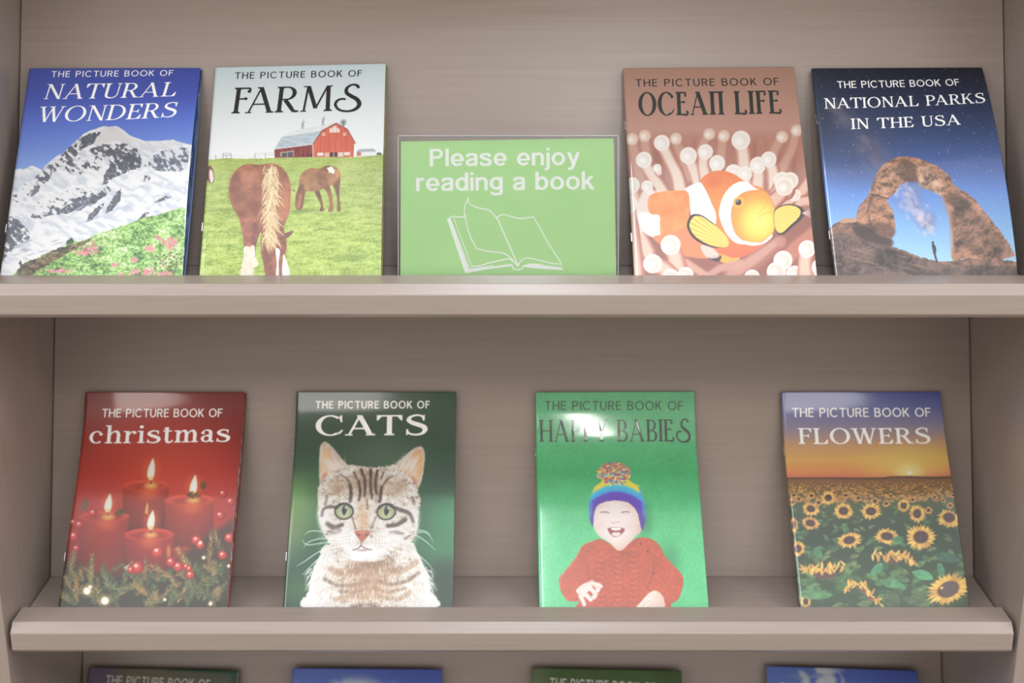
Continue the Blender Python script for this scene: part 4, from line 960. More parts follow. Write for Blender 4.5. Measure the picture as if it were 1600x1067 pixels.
def roman(ch, T=.15, t=.055, s=.085, curly=False):
    """capital letter -> (polygons, advance width)"""
    sf = t * .85
    def ser(x, y, l=s, r=s):        # bracketed serif at a stem end
        y0, y1 = (0, sf) if y == 0 else (1 - sf, 1)
        b = .05 if y == 0 else -.05
        yy = sf if y == 0 else 1 - sf
        return q_bar(x - T / 2 - l, x + T / 2 + r, y0, y1) + [[(x - T / 2 - l * .5, yy), (x - T / 2, yy), (x - T / 2, yy + b)], [(x + T / 2 + r * .5, yy), (x + T / 2, yy), (x + T / 2, yy + b)]]
    def tser(x, y, w=None):         # serif of a thin stroke
        y0, y1 = (0, sf) if y == 0 else (1 - sf, 1)
        return q_bar(x - s - t / 2, x + s + t / 2, y0, y1)
    def stem(x, a=0, b=0):
        return q_lin(x, 0, x, 1, T) + ser(x, 0) + ser(x, 1)
    x = s + T / 2
    if ch == 'A':
        return q_lin(.10, 0, .44, 1, t * 1.1) + q_lin(.78, 0, .42, 1, T * 1.08) + q_bar(.2, .68, .31, .31 + t) + tser(.10, 0) + ser(.78, 0, s * .8, s * .8) + (q_bar(.3, .5, 1 - sf, 1) if curly else []), .96
    if ch == 'B':
        return stem(x) + q_arc(x + .18, .745, .27, .255, -90, 90, T * .92, t) + q_arc(x + .2, .255, .32, .26, -90, 90, T, t) + q_bar(x, x + .19, 1 - t, 1) + q_bar(x, x + .2, .5 - t * .6, .5 + t * .4) + q_bar(x, x + .21, 0, t), x + .55
    if ch in 'CG':
        q = q_arc(.47, .5, .46, .515, 48, 308, T * 1.05, t)
        q += [[(.74, .90), (.80, .66), (.845, .66), (.83, 1.0), (.79, 1.0)]] if not curly else q_ball(.76, .80, .075)
        q += q_stroke([(.73, .10), (.80, .18), (.85, .28)], [t * 1.2, t, t * .6], 4)
        return q, .90
    if ch == 'D':
        return stem(x) + q_arc(x + .17, .5, .5, .5, -90, 90, T * 1.05, t) + q_bar(x, x + .18, 1 - t, 1) + q_bar(x, x + .18, 0, t), x + .72
    if ch in 'EFL':
        q = stem(x); e = x + (.46 if ch != 'L' else .48)
        if ch in 'EF':
            if curly:
                q += q_stroke([(x, 1 - t * .6), (x + .25, 1 - t * .6), (x + .36, .95), (x + .38, .86)], [t * 1.2, t * 1.2, t * 1.3, t]) + q_ball(x + .345, .845, .06)
                q += q_stroke([(x, .56), (x + .2, .56), (x + .28, .6)], t * 1.1) + q_ball(x + .27, .56, .055)
            else:
                q += q_bar(x, e, 1 - t, 1) + [[(e - .13, 1 - t), (e, 1 - t), (e, .74), (e - .025, .74)]]
                q += q_bar(x, x + .32, .49, .49 + t) + [[(x + .25, .515), (x + .345, .66), (x + .345, .37)]]
        if ch in 'EL':
            if curly:
                q += q_stroke([(x, t * .6), (x + .22, t * .5), (x + .38, .02), (x + .46, .10), (x + .42, .17)], [t * 1.2, t * 1.4, t * 1.8, t * 1.4, t]) + q_ball(x + .41, .145, .055)
            else:
                q += q_bar(x, e, 0, t) + [[(e - .14, t), (e + .02, t), (e + .035, .29), (e + .01, .29)]]
        return q, x + (.52 if ch != 'F' else .46)
    if ch == 'H':
        return stem(x) + stem(x + .55) + q_bar(x, x + .55, .48, .48 + t), 2 * x + .55
    if ch == 'I':
        return stem(x), 2 * x
    if ch == 'K':
        return stem(x) + q_lin(x + .04, .38, x + .5, 1, t * 1.2) + tser(x + .48, 1) + q_lin(x + .58, 0, x + .2, .62, T * 1.1) + ser(x + .58, 0), x + .58 + s + T / 2
    if ch == 'M':
        return q_lin(.13, 0, .19, 1, t * 1.3) + tser(.12, 0) + q_lin(.50, .12, .20, 1, T) + q_lin(.50, .12, .82, 1, t * 1.2) + q_lin(.90, 0, .84, 1, T) + ser(.90, 0) + q_bar(.04, .24, 1 - sf, 1) + q_bar(.78, .98, 1 - sf, 1), 1.06
    if ch == 'N':
        if curly:               # rounded narrow n-shape of the display face
            return stem(x) + stem(x + .44) + q_bar(x, x + .44, 1 - t * 1.2, 1), 2 * x + .44
        return q_lin(.16, 0, .16, 1, t * 1.2) + tser(.16, 0) + q_bar(.02, .26, 1 - sf, 1) + q_lin(.74, 0, .17, 1, T * 1.15) + q_lin(.74, 0, .74, 1, t * 1.2) + tser(.74, 1), .88
    if ch == 'O':
        return q_arc(.48, .5, .47, .515, 0, 360, T * 1.05, t, 44), .96
    if ch == 'P':
        return stem(x) + q_arc(x + .2, .72, .32, .28, -90, 90, T, t) + q_bar(x, x + .21, 1 - t, 1) + q_bar(x, x + .21, .44, .44 + t), x + .56
    if ch == 'R':
        q = stem(x) + q_arc(x + .2, .735, .30, .265, -90, 90, T, t) + q_bar(x, x + .21, 1 - t, 1) + q_bar(x, x + .21, .47, .47 + t)
        q += (q_stroke([(x + .16, .48), (x + .34, .22), (x + .46, .05), (x + .62, 0.03)], [T, T * 1.0, T * .8, t], 5) if curly else q_lin(x + .52, 0, x + .24, .5, T * 1.1) + ser(x + .52, 0, 0, s))
        return q, x + .66
    if ch == 'S' and curly:
        return q_stroke([(.76, .86), (.68, .98), (.52, 1.0), (.38, .88), (.38, .70), (.54, .56), (.74, .42), (.83, .22), (.73, .05), (.50, -.03), (.22, .03), (.07, .22), (.11, .39), (.26, .46), (.38, .43)],
                        [T * .7, T * .7, t * 1.4, T * .8, T * .9, T, T * 1.05, T * 1.05, T * .9, t * 1.5, t * 1.5, T * .7, T * .7, t * 1.4, t * 1.2]), .88
    if ch == 'S':
        k = T / .15
        q = q_stroke([(.61, .80), (.52, .95), (.36, .985), (.18, .90), (.13, .74), (.26, .60), (.44, .51), (.60, .40), (.64, .24), (.54, .07), (.34, .015), (.16, .07), (.07, .22)],
                     [t * .9, t * 1.1, t * 1.2, .10 * k, .14 * k, .17 * k, .185 * k, .17 * k, .14 * k, .10 * k, t * 1.2, t * 1.1, t * .9])
        if curly:
            q += q_ball(.585, .80, .07) + q_ball(.09, .22, .07)
        else:
            q += [[(.575, .72), (.615, .70), (.63, 1.0), (.60, 1.0), (.54, .92)], [(.045, 0), (.075, 0), (.14, .10), (.10, .30), (.06, .30)]]
        return q, .76
    if ch == 'T':
        return q_lin(.42, 0, .42, 1, T) + ser(.42, 0) + q_bar(.03, .81, 1 - t, 1) + [[(.02, .73), (.05, .73), (.17, 1 - t), (.02, 1)], [(.82, .73), (.79, .73), (.67, 1 - t), (.82, 1)]], .84
    if ch == 'U':
        return q_lin(x, .3, x, 1, T) + ser(x, 1) + q_stroke([(x - .0, .34), (x + .03, .12), (x + .2, .02), (x + .38, .05), (x + .5, .2), (x + .515, .4)], [T, T * .85, t * 1.6, t * 1.2, t * 1.1, t * 1.1], 6) + q_lin(x + .515, .38, x + .515, 1, t * 1.1) + tser(x + .515, 1), x + .66
    if ch == 'W':
        return q_lin(.36, 0, .12, 1, T) + q_lin(.36, 0, .58, .98, t * 1.1) + q_lin(.80, 0, .56, 1, T) + q_lin(.80, 0, 1.03, 1, t * 1.1) + ser(.12, 1) + q_bar(.42, .68, 1 - sf, 1) + tser(1.03, 1), 1.14
    if ch == 'Y':
        return q_lin(.38, 0, .38, .46, T) + ser(.38, 0) + q_lin(.38, .42, .12, 1, T) + q_lin(.40, .42, .66, 1, t * 1.1) + q_bar(0, .26, 1 - sf, 1) + q_bar(.54, .78, 1 - sf, 1), .78
    return [], .42                  # word space


def slab(ch):
    """lower case letter with slab serifs, ascender height 1"""
    T, t, h = .145, .06, .68
    def st(x, y0, y1, top=True, bot=True):
        q = q_lin(x, y0, x, y1, T)
        if bot: q += q_bar(x - T / 2 - .085, x + T / 2 + .085, 0, t)
        if top: q += q_bar(x - T / 2 - .09, x, y1 - t, y1)
        return q
    def arch(x0, x1):
        return q_stroke([(x0, h * .62), (x0 + .08, h * .86), (x0 + .2, h * .97), (x1 - .06, h * .93), (x1, h * .72), (x1, h * .4)], [t * .8, t, t * 1.4, T * .9, T, T])
    if ch == 'c':
        return q_arc(.32, h / 2, .31, h / 2 + .01, 50, 315, T, t) + q_ball(.50, h * .74, .075), .64
    if ch == 'h':
        return st(.16, 0, 1) + arch(.2, .56) + st(.56, 0, h * .6, False), .74
    if ch == 'r':
        return st(.16, 0, h) + q_stroke([(.2, h * .6), (.3, h * .88), (.42, h * .95)], [t * .8, t, t * 1.3]) + q_ball(.46, h * .86, .08), .55
    if ch == 'i':
        return st(.16, 0, h) + q_ball(.15, .90, .088), .33
    if ch == 's':
        q = [[(x * .84, y * h) for x, y in p] for p in roman('S', .19, .08)[0]]
        return q, .62
    if ch == 't':
        return q_lin(.2, .12, .2, .86, T) + q_bar(.04, .42, h - t, h) + q_stroke([(.2, .2), (.23, .05), (.32, .015), (.42, .06), (.45, .15)], [T, T * .8, t * 1.5, t * 1.2, t]) + [[(.2, .86), (.1275, .86), (.04, h)]], .48
    if ch == 'm':
        return st(.16, 0, h) + arch(.2, .52) + st(.52, 0, h * .6, False) + arch(.56, .88) + st(.88, 0, h * .6, False), 1.06
    if ch == 'a':
        return q_stroke([(.10, h * .74), (.16, h * .92), (.3, h * .98), (.43, h * .88), (.45, h * .66)], [t, t, t * 1.3, T * .9, T]) + q_lin(.45, .08, .45, h * .7, T) + q_ball(.12, h * .76, .075) + q_arc(.27, h * .28, .23, h * .28 + .005, 40, 330, T * .9, t) + q_stroke([(.25, h * .55), (.38, h * .58), (.46, h * .62)], t * 1.1) + q_stroke([(.45, .12), (.5, .03), (.6, .05)], [T, t * 1.4, t]), .64
    return [], .4


KERN = {'FA': -.16, 'AT': -.07, 'TU': -.02, 'PA': -.10, 'LA': .0, 'AY': -.1, 'PY': -.04, 'TI': -.02, 'LI': .0, 'AR': -.02}


def word(txt, face, track=.04, **kw):
    out = []; x = 0; prev = ''
    for ch in txt:
        q, w = face(ch, **kw)
        if face is roman:
            x += KERN.get(prev + ch, 0)
        prev = ch
        out += [[(px + x, py) for px, py in p] for p in q]
        x += w + track
    return out


def slant(polys, k):
    return [[(x + k * y, y) for x, y in p] for p in polys]


def plain(ch, T=.12):
    """plain sans letter of even stroke width, cap height 1"""
    x = T / 2; h = .73; b = T * .92
    st = lambda c, y0=0, y1=1: q_lin(c, y0, c, y1, T)
    if ch == 'T': return q_bar(0, .66, 1 - b, 1) + st(.33), .66
    if ch == 'H': return st(x) + st(.64) + q_bar(x, .64, .46, .46 + b), .64 + x
    if ch == 'E': return st(x) + q_bar(x, .55, 1 - b, 1) + q_bar(x, .51, .47, .47 + b) + q_bar(x, .55, 0, b), .57
    if ch == 'F': return st(x) + q_bar(x, .54, 1 - b, 1) + q_bar(x, .49, .45, .45 + b), .54
    if ch == 'I': return st(x), T
    if ch == 'C': return q_arc(.44, .5, .44, .515, 42, 318, T, b, 36), .84
    if ch == 'O': return q_arc(.45, .5, .45, .515, 0, 360, T, b, 44), .90
    if ch == 'U': return st(x, .36) + st(.62, .36) + q_arc(.34, .36, .34, .375, 180, 360, T, b), .62 + x
    if ch in 'PR':
        q = st(x) + q_arc(.34, .715, .285, .285, -90, 90, T, b) + q_bar(x, .345, 1 - b, 1) + q_bar(x, .345, .43, .43 + b)
        if ch == 'R': q += q_lin(.57, 0, .37, .46, T * 1.1)
        return q, .65
    if ch == 'B': return st(x) + q_arc(.35, .745, .255, .255, -90, 90, T, b) + q_arc(.36, .27, .29, .27, -90, 90, T, b) + q_bar(x, .355, 1 - b, 1) + q_bar(x, .36, .49, .49 + b * .9) + q_bar(x, .365, 0, b), .66
    if ch == 'K': return st(x) + q_lin(x, .34, .56, 1, T * 1.25) + q_lin(.60, 0, .26, .60, T * 1.2), .68
    # lower case
    if ch == 'l': return st(x), T
    if ch == 'i': return st(x, 0, h) + q_bar(0, T, .86, 1), T
    if ch == 'o': return q_arc(.32, h / 2, .32, h / 2 + .012, 0, 360, T, b, 44), .64
    if ch == 'e': return q_arc(.31, h / 2, .31, h / 2 + .012, 0, 322, T, b, 40) + q_bar(T * .6, .615, h / 2 - b * .62, h / 2 + b * .18), .62
    if ch == 'a':
        return q_stroke([(.07, h * .70), (.11, h * .86), (.22, h - b * .46), (.36, h - b * .5), (.46, h * .84), (.475, h * .62)], [T * .95, T * .95, b, b, T, T]) + q_lin(.475, .10, .475, h * .66, T) + q_stroke([(.475, .10), (.485, .05), (.53, b * .3)], [T, T * .9, T * .5], 4) + q_stroke([(.475, h * .58), (.33, h * .54), (.15, h * .46), (.075, h * .28), (.12, h * .12), (.22, b * .42), (.36, h * .12), (.47, h * .30)], [b * .7, b * .9, b, T, T, b, b, b * .8]), .56
    if ch == 's':
        return q_stroke([(.48, h * .70), (.44, h * .86), (.28, h - b * .44), (.12, h * .86), (.085, h * .74), (.14, h * .62), (.30, h * .54), (.44, h * .45), (.50, h * .28), (.43, h * .12), (.28, b * .42), (.11, h * .13), (.065, h * .30)], [T * .9, b, b, T, T, T, T, T, T, T, b, b, T * .9]), .57
    if ch in 'nr':
        q = st(x, 0, h)
        if ch == 'n': return q + q_arc(.31, h - .275, .26, .285, 0, 150, T, b, 24) + st(.57 - x, 0, h - .26), .57
        return q + q_stroke([(x, h * .5), (T * .9, h * .8), (.25, h - b * .5), (.37, h - b * .45)], [T * .5, T * .8, b, b * 1.05], 5), .37
    if ch in 'db':
        c = .30 if ch == 'd' else .31
        q = q_arc(.30, h / 2, .30, h / 2 + .012, 0, 360, T, b, 44) + st(.60 - x)
        return (q if ch == 'd' else mirror(q, .60)), .60
    if ch == 'g':
        return q_arc(.30, h / 2 + .02, .30, h / 2 - .008, 0, 360, T, b, 44) + q_lin(.60 - x, -.04, .60 - x, h, T) + q_stroke([(.60 - x, -.02), (.52, -.14), (.42, -.21 + b * .1), (.24, -.22 + b * .1), (.12, -.17), (.08, -.07)], [T, T * .95, b, b, b, T * .8], 5), .60
    if ch == 'j': return q_lin(.10, -.08, .10, h, T) + q_bar(.10 - x, .10 + x, .86, 1) + q_stroke([(.10, -.06), (.085, -.16), (.02, -.205), (-.06, -.20)], [T, T * .95, b, b], 5), .10 + x
    if ch == 'y': return q_lin(.30, .02, .08, h, T * 1.05) + q_lin(.30, .0, .52, h, T * 1.05) + q_stroke([(.31, .06), (.26, -.10), (.19, -.19), (.10, -.21), (.04, -.20)], [T, T, T * .95, b, b], 5), .60
    if ch == 'k': return st(x) + q_lin(x, .24, .46, h, T * 1.25) + q_lin(.50, 0, .23, .48, T * 1.2), .58
    return [], .30


def sans(txt, T=.12, track=.13):
    return word(txt, plain, track, T=T)


def fit_word(polys, A, p0, p1, hcap, W, H, cap=None):
    """scale a word so its baseline runs p0 -> p1 and its cap height is hcap (print units);
    returns polygons in cover metres"""
    xs = [x for p in polys for x, y in p]
    x0, x1 = min(xs), max(xs)
    cap = cap or max(y for p in polys for x, y in p)
    def m(p):
        u, v = A.uv(p[0], p[1]); v = v + 1.113 * bend(v, A.warp); return np.array([u * W, v * H])
    a, b = m(p0), m(p1); mid = ((p0[0] + p1[0]) / 2, (p0[1] + p1[1]) / 2)
    hv = m((mid[0], mid[1] - hcap)) - m(mid)
    d = b - a
    n = np.array([-d[1], d[0]]) / np.linalg.norm(d) * abs(hv[1])
    return [[tuple(a + d * (x - x0) / (x1 - x0) + n * y / cap) for x, y in p] for p in polys]


# ------------------------------------------------------------------ the picture books
BW, BH, BT = .216, .304, .0042
paper = material('white page stock', (226, 222, 216), .6)
_n = paper.node_tree.nodes; _t = _n.new('ShaderNodeTexNoise'); _t.inputs['Scale'].default_value = 40
_r = _n.new('ShaderNodeValToRGB'); _r.color_ramp.elements[0].color = lin((196, 190, 184)); _r.color_ramp.elements[1].color = lin((240, 238, 234))
link_nodes(paper, [(_t.outputs['Fac'], _r.inputs['Fac']), (_r.outputs['Color'], _n['Principled BSDF'].inputs['Base Color'])])
steel = material('bright steel wire', (210, 210, 214), .25, Metallic=1.0)
gloss = print_material('gloss laminated cover print')


def ink(name, c, rough=.4):
    m = material(name, c, rough); b = m.node_tree.nodes['Principled BSDF']
    b.inputs['Coat Weight'].default_value = 1.0; b.inputs['Coat Roughness'].default_value = .085
    n = m.node_tree.nodes.new('ShaderNodeTexNoise'); n.inputs['Scale'].default_value = 300
    r = m.node_tree.nodes.new('ShaderNodeValToRGB'); k = np.array(c, float)
    r.color_ramp.elements[0].color = lin(k * .97); r.color_ramp.elements[1].color = lin(np.minimum(k * 1.02 + 1, 255))
    link_nodes(m, [(n.outputs['Fac'], r.inputs['Fac']), (r.outputs['Color'], b.inputs['Base Color'])])
    return m




def page_print(name, stops, sc):
    """leaves printed to the edge with dark photographs"""
    m = material(name, stops[0], .5); n = m.node_tree.nodes
    tc = n.new('ShaderNodeTexCoord'); mp = n.new('ShaderNodeMapping'); mp.inputs['Scale'].default_value = sc
    t = n.new('ShaderNodeTexNoise'); t.inputs['Scale'].default_value = 1; t.inputs['Detail'].default_value = 3
    r = n.new('ShaderNodeValToRGB'); r.color_ramp.interpolation = 'EASE'
    while len(r.color_ramp.elements) < len(stops):
        r.color_ramp.elements.new(.5)
    for k, c in enumerate(stops):
        r.color_ramp.elements[k].position = .34 + .32 * k / (len(stops) - 1); r.color_ramp.elements[k].color = lin(c)
    link_nodes(m, [(tc.outputs['Object'], mp.inputs['Vector']), (mp.outputs['Vector'], t.inputs['Vector']), (t.outputs['Fac'], r.inputs['Fac']), (r.outputs['Color'], n['Principled BSDF'].inputs['Base Color'])])
    return m


BLUE_PAGES = page_print('leaves with blue photographs', [(24, 30, 48), (34, 58, 104), (70, 92, 120), (190, 186, 178)], (3, 28, 900))
RED_PAGES = page_print('leaves with winter photographs', [(70, 40, 40), (150, 140, 136), (120, 36, 34), (196, 190, 186)], (3, 40, 900))
TAN_PAGES = page_print('leaves with farm photographs', [(90, 66, 48), (150, 118, 88), (204, 196, 182)], (3, 30, 900))
INK_W = ink('white printed lettering', (250, 250, 248)); INK_K = ink('black printed lettering', (30, 30, 32)); INK_G = ink('charcoal printed lettering', (36, 44, 40))


class Sheet:
    """a leaf of the book: z height over the cover plane, in book metres"""
    def __init__(s, z, fold, curl, sag=0.0):
        s.z, s.fold, s.curl, s.sag = z, fold, curl, sag

    def __call__(s, x, y):
        u = np.clip(x / BW, 0, 1); v = np.clip(y / BH, 0, 1)
        r = np.clip(1 - u / .022, 0, 1)
        return s.z - s.fold * (1 - np.sqrt(np.clip(1 - r * r, 0, 1))) + s.curl * u ** 2.2 * np.sin(math.pi * v) ** .8 - bend(v, s.sag)


def sheet_mesh(name, f, nx, ny, mat, parent, colours=None, th=.00025, inset=0.0):
    u = np.linspace(inset * .0, 1 - inset, nx); v = np.linspace(0, 1, ny)
    X, Y = np.meshgrid(u * BW, v * BH); Z = f(X, Y)
    co = np.stack([X, Y, Z], -1).reshape(-1, 3)
    i = np.arange(nx * ny).reshape(ny, nx)
    quads = np.stack([i[:-1, :-1], i[:-1, 1:], i[1:, 1:], i[1:, :-1]], -1).reshape(-1, 4)
    # a thin rim so that the leaf has its thickness, and a back face
    ring = np.concatenate([i[0, :], i[1:, -1], i[-1, -2::-1], i[-2:0:-1, 0]])
    n0 = len(co); rim = co[ring] - np.array([0, 0, th]); co = np.concatenate([co, rim])
    k = np.arange(len(ring)); k2 = np.roll(k, -1)
    rq = np.stack([ring[k], n0 + k, n0 + k2, ring[k2]], -1)
    quads = np.concatenate([quads, rq])
    me = bpy.data.meshes.new(name)
    me.vertices.add(len(co)); me.vertices.foreach_set('co', co.astype(np.float32).ravel())
    me.loops.add(len(quads) * 4); me.loops.foreach_set('vertex_index', quads.astype(np.int32).ravel())
    me.polygons.add(len(quads)); me.polygons.foreach_set('loop_start', np.arange(0, len(quads) * 4, 4, dtype=np.int32))
    sm = np.ones(len(quads), bool); sm[-len(rq):] = False
    me.polygons.foreach_set('use_smooth', sm)
    me.update(calc_edges=True); me.validate()
    if colours is not None:
        c = np.ones((len(co), 4), np.float32); c[:n0, :3] = colours.reshape(-1, 3) / 255; c[n0:, :3] = c[ring, :3]
        at = me.color_attributes.new('print', 'BYTE_COLOR', 'POINT'); at.data.foreach_set('color_srgb', c.ravel())
    me.materials.append(mat)
    o = bpy.data.objects.new(name, me); C.objects.link(o); o.parent = parent
    return o


def union(polys):
    """overlapping strokes -> one clean triangulation, so that no two faces coincide"""
    K = 1000.0; V = []; Ed = []; Q = []
    for q in polys:
        q = np.array(q, float) * K
        if abs(np.sum(np.roll(q[:, 0], 1) * q[:, 1] - q[:, 0] * np.roll(q[:, 1], 1))) < 1e-6:
            continue
        k = len(V); n = len(q); V += [Vector(t) for t in q]; Ed += [(k + a, k + (a + 1) % n) for a in range(n)]; Q.append(q)
    r = delaunay_2d_cdt(V, Ed, [], 0, 1e-4)
    P = np.array([tuple(v) for v in r[0]]); T = np.array(r[2]); c = P[T].mean(1); keep = np.zeros(len(T), bool)
    for q in Q:
        ins = np.zeros(len(T), bool)
        for a in range(len(q)):
            (x0, y0), (x1, y1) = q[a - 1], q[a]
            if y0 != y1:
                ins ^= ((y0 > c[:, 1]) != (y1 > c[:, 1])) & (c[:, 0] < (x1 - x0) * (c[:, 1] - y0) / (y1 - y0) + x0)
        keep |= ins
    return [[tuple(P[i] / K) for i in t] for t in T[keep]]


def lettering(name, polys, f, mat, parent, label=None, lift=.00022):
    V = []; F = []
    for p in union(polys):
        k = len(V); V += [(x, y, float(f(np.array(x), np.array(y))) + lift) for x, y in p]
        F.append(list(range(k, len(V))))
    o = mesh_obj(name, V, F, mat, parent)
    bm = bmesh.new(); bm.from_mesh(o.data); bmesh.ops.remove_doubles(bm, verts=bm.verts, dist=1e-6)
    for fc in bm.faces:
        if fc.normal.z < 0:
            fc.normal_flip()
    bm.to_mesh(o.data); bm.free()
    if label:
        o['label'] = label
    return o


def place(o, X, rho, yaw, lean, zf, w, lift=None, depth=None):
    lift = .0031 + w / 2 * abs(math.sin(rho)) if lift is None else lift
    depth = RAIL_BACK + .0012 + w / 2 * (abs(math.sin(yaw)) + .75 * abs(math.sin(rho))) if depth is None else depth
    V0 = Vector((0, math.sin(lean), math.cos(lean))); U0 = Vector((1, 0, 0))
    u = math.cos(rho) * U0 + math.sin(rho) * V0; v = -math.sin(rho) * U0 + math.cos(rho) * V0
    Rz = Matrix.Rotation(yaw, 3, 'Z'); u = Rz @ u; v = Rz @ v; n = u.cross(v)
    org = Vector((X, depth, zf + lift)) - u * w / 2
    M = Matrix((u, v, n)).transposed().to_4x4(); M.translation = org
    o.matrix_world = M


def make_book(label, pose, art, words, spread=.0, curl=0.0, staples=(), group=None, page_tint=None, sag=0.0):
    row, X, rho, yaw, lean = pose
    root = empty('picture_book', label=label, cat='book', group=group)
    place(root, X, rho, yaw, lean, FLOORS[row + 1], BW)
    A = art
    f = Sheet(0.0, BT * .5, curl, sag)
    cov = sheet_mesh('front_cover', f, A.nx, A.ny, gloss, root, A.done())
    img = A.done()
    bcol = np.broadcast_to(np.median(img.reshape(-1, 3), 0) * .8, (12, 10, 3))
    fb = lambda x, y: Sheet(-BT, -BT * .5, spread * -.15, sag)(x, y)
    sheet_mesh('back_cover', fb, 10, 12, gloss, root, np.ascontiguousarray(bcol), inset=-.006 if spread else 0)
    # leaves between the covers, each a little looser than the last
    N = 7
    rng = np.random.RandomState(int(abs(X) * 1e4))
    parts = []
    for k in range(N):
        t = (k + 1) / (N + 1)
        g = Sheet(-BT * t, BT * (.5 - t) * .9, curl * (1 - t) - spread * .15 * t, sag)
        u = np.linspace(.012, .995 + (.008 * t * (spread > 0)) - .004 * rng.rand(), 14); v = np.linspace(.003, .997 - .002 * rng.rand(), 16)
        Xg, Yg = np.meshgrid(u * BW, v * BH); parts.append(np.stack([Xg, Yg, g(Xg, Yg)], -1))
    V = []; Fc = []
    for P in parts:
        k = len(V); V += [tuple(p) for p in P.reshape(-1, 3)]
        Fc += [(k + j * 14 + i, k + j * 14 + i + 1, k + (j + 1) * 14 + i + 1, k + (j + 1) * 14 + i) for j in range(15) for i in range(13)]
    mesh_obj('pages', V, Fc, page_tint or paper, root, smooth=True)
    for v in staples:               # wire staples through the fold
        dz0 = bend(v, sag)
        pts = [(.0006, v * BH - .006, -BT * .5 - dz0), (-.0006, v * BH - .0055, -BT * .42 - dz0), (-.0006, v * BH + .0055, -BT * .42 - dz0), (.0006, v * BH + .006, -BT * .5 - dz0)]
        Vs = []; Fs = []
        for a in pts:
            Vs += [(a[0] + dx * .0005, a[1], a[2] + dz * .0005) for dx, dz in ((-1, -1), (1, -1), (1, 1), (-1, 1))]
        for j in range(3):
            Fs += [(4 * j + i, 4 * j + (i + 1) % 4, 4 * j + 4 + (i + 1) % 4, 4 * j + 4 + i) for i in range(4)]
        Fs += [(3, 2, 1, 0), (12, 13, 14, 15)]
        mesh_obj('staple', Vs, Fs, steel, root)
    for name, polys, p0, p1, h, mat in words:
        lettering(name, fit_word(polys, A, p0, p1, h, BW, BH), f, mat, cov)
    return root


def sub(p0, p1, h, mat, T=.13, track=.14):
    return ('subtitle_lettering', sans('THE PICTURE BOOK OF', T, track), p0, p1, h, mat)


PB = make_book
PB('picture book of natural wonders with snowy mountain under deep blue sky on its cover', (0, -.4967, .0007, .0214, .6932), art_wonders(),
   [sub((246, 83), (822, 82), 29, INK_W, .12, .2), ('title_lettering', slant(word('NATURAL', roman, .045, T=.125, t=.045), 0.13), (210, 187), (838, 186), 71, INK_W), ('title_lettering', slant(word('WONDERS', roman, .045, T=.125, t=.045), 0.13), (186, 296), (845, 289), 74, INK_W)],
   spread=.034, curl=.013, staples=(.74, .26), page_tint=BLUE_PAGES)
PB('picture book of farms with grazing brown horses and red barn on its cover', (0, -.2624, .0289, -.02, .6927), art_farms(),
   [sub((204, 97), (806, 86), 32, INK_K, .14, .19), ('title_lettering', slant(word('FARMS', roman, .0, T=.135, t=.055, s=.07, curly=True), 0.06), (186, 261), (804, 250), 129, INK_K)],
   spread=.006, curl=.004, staples=(.74, .26), page_tint=TAN_PAGES)
PB('picture book of ocean life with orange and white clownfish on a dusty pink cover', (0, .2524, .0079, .0123, .693), art_ocean(),
   [sub((96, 131), (786, 131), 36, INK_K, .125, .22), ('title_lettering', slant(word('OCEAN LIFE', roman, .05, T=.19, t=.055, s=.07, curly=True), 0.04), (112, 270), (800, 268), 113, INK_G)],
   curl=.003, staples=(.73, .22))
PB('picture book of national parks with rock arch under a starry night sky on its cover', (0, .489, .0039, .0134, .6929), art_parks(),
   [sub((162, 137), (740, 138), 33, INK_W, .13), ('title_lettering', slant(word('NATIONAL PARKS', roman, .05, T=.135, t=.06), 0.05), (100, 232), (858, 229), 50, INK_W), ('title_lettering', slant(word('IN THE USA', roman, .05, T=.135, t=.06), 0.05), (226, 330), (742, 328), 50, INK_W)],
   curl=.014, staples=(.76, .23))
PB('red picture book of christmas with four burning candles on its cover', (1, -.4705, .0007, -.0038, .6909), art_christmas(),
   [sub((232, 148), (786, 158), 40, INK_W, .14, .13), ('title_lettering', word('christmas', slab, .05), (168, 270), (820, 275), 84, INK_W)],
   sag=.016, spread=.016, curl=.007, staples=(.74, .26), page_tint=RED_PAGES)
PB('green picture book of cats with tabby cat portrait on its cover', (1, -.1835, -.0039, .0077, .6928), art_cats(),
   [sub((190, 116), (710, 119), 35, INK_W, .15, .17), ('title_lettering', word('CATS', roman, .06, T=.16, t=.07), (186, 240), (700, 241), 95, INK_W)],
   sag=.016, curl=.003, staples=(.74, .26))
PB('bright green picture book of happy babies with laughing baby in striped bobble hat', (1, .1428, -.0012, .0189, .6944), art_babies(),
   [sub((92, 126), (736, 130), 42, INK_G, .12, .17), ('title_lettering', word('HAPPY BABIES', roman, .05, T=.14, t=.05, s=.06, curly=True), (68, 272), (778, 274), 106, INK_G)],
   curl=.0, staples=(.74,), sag=.023)
PB('picture book of flowers with sunflower field at sunset on its cover', (1, .4743, -.0029, .013, .6946), art_flowers(),
   [sub((102, 154), (742, 158), 42, INK_W, .14, .13), ('title_lettering', word('FLOWERS', roman, .08, T=.15, t=.065), (134, 277), (745, 282), 74, INK_W)],
   sag=.016, curl=.008, staples=(.74,))

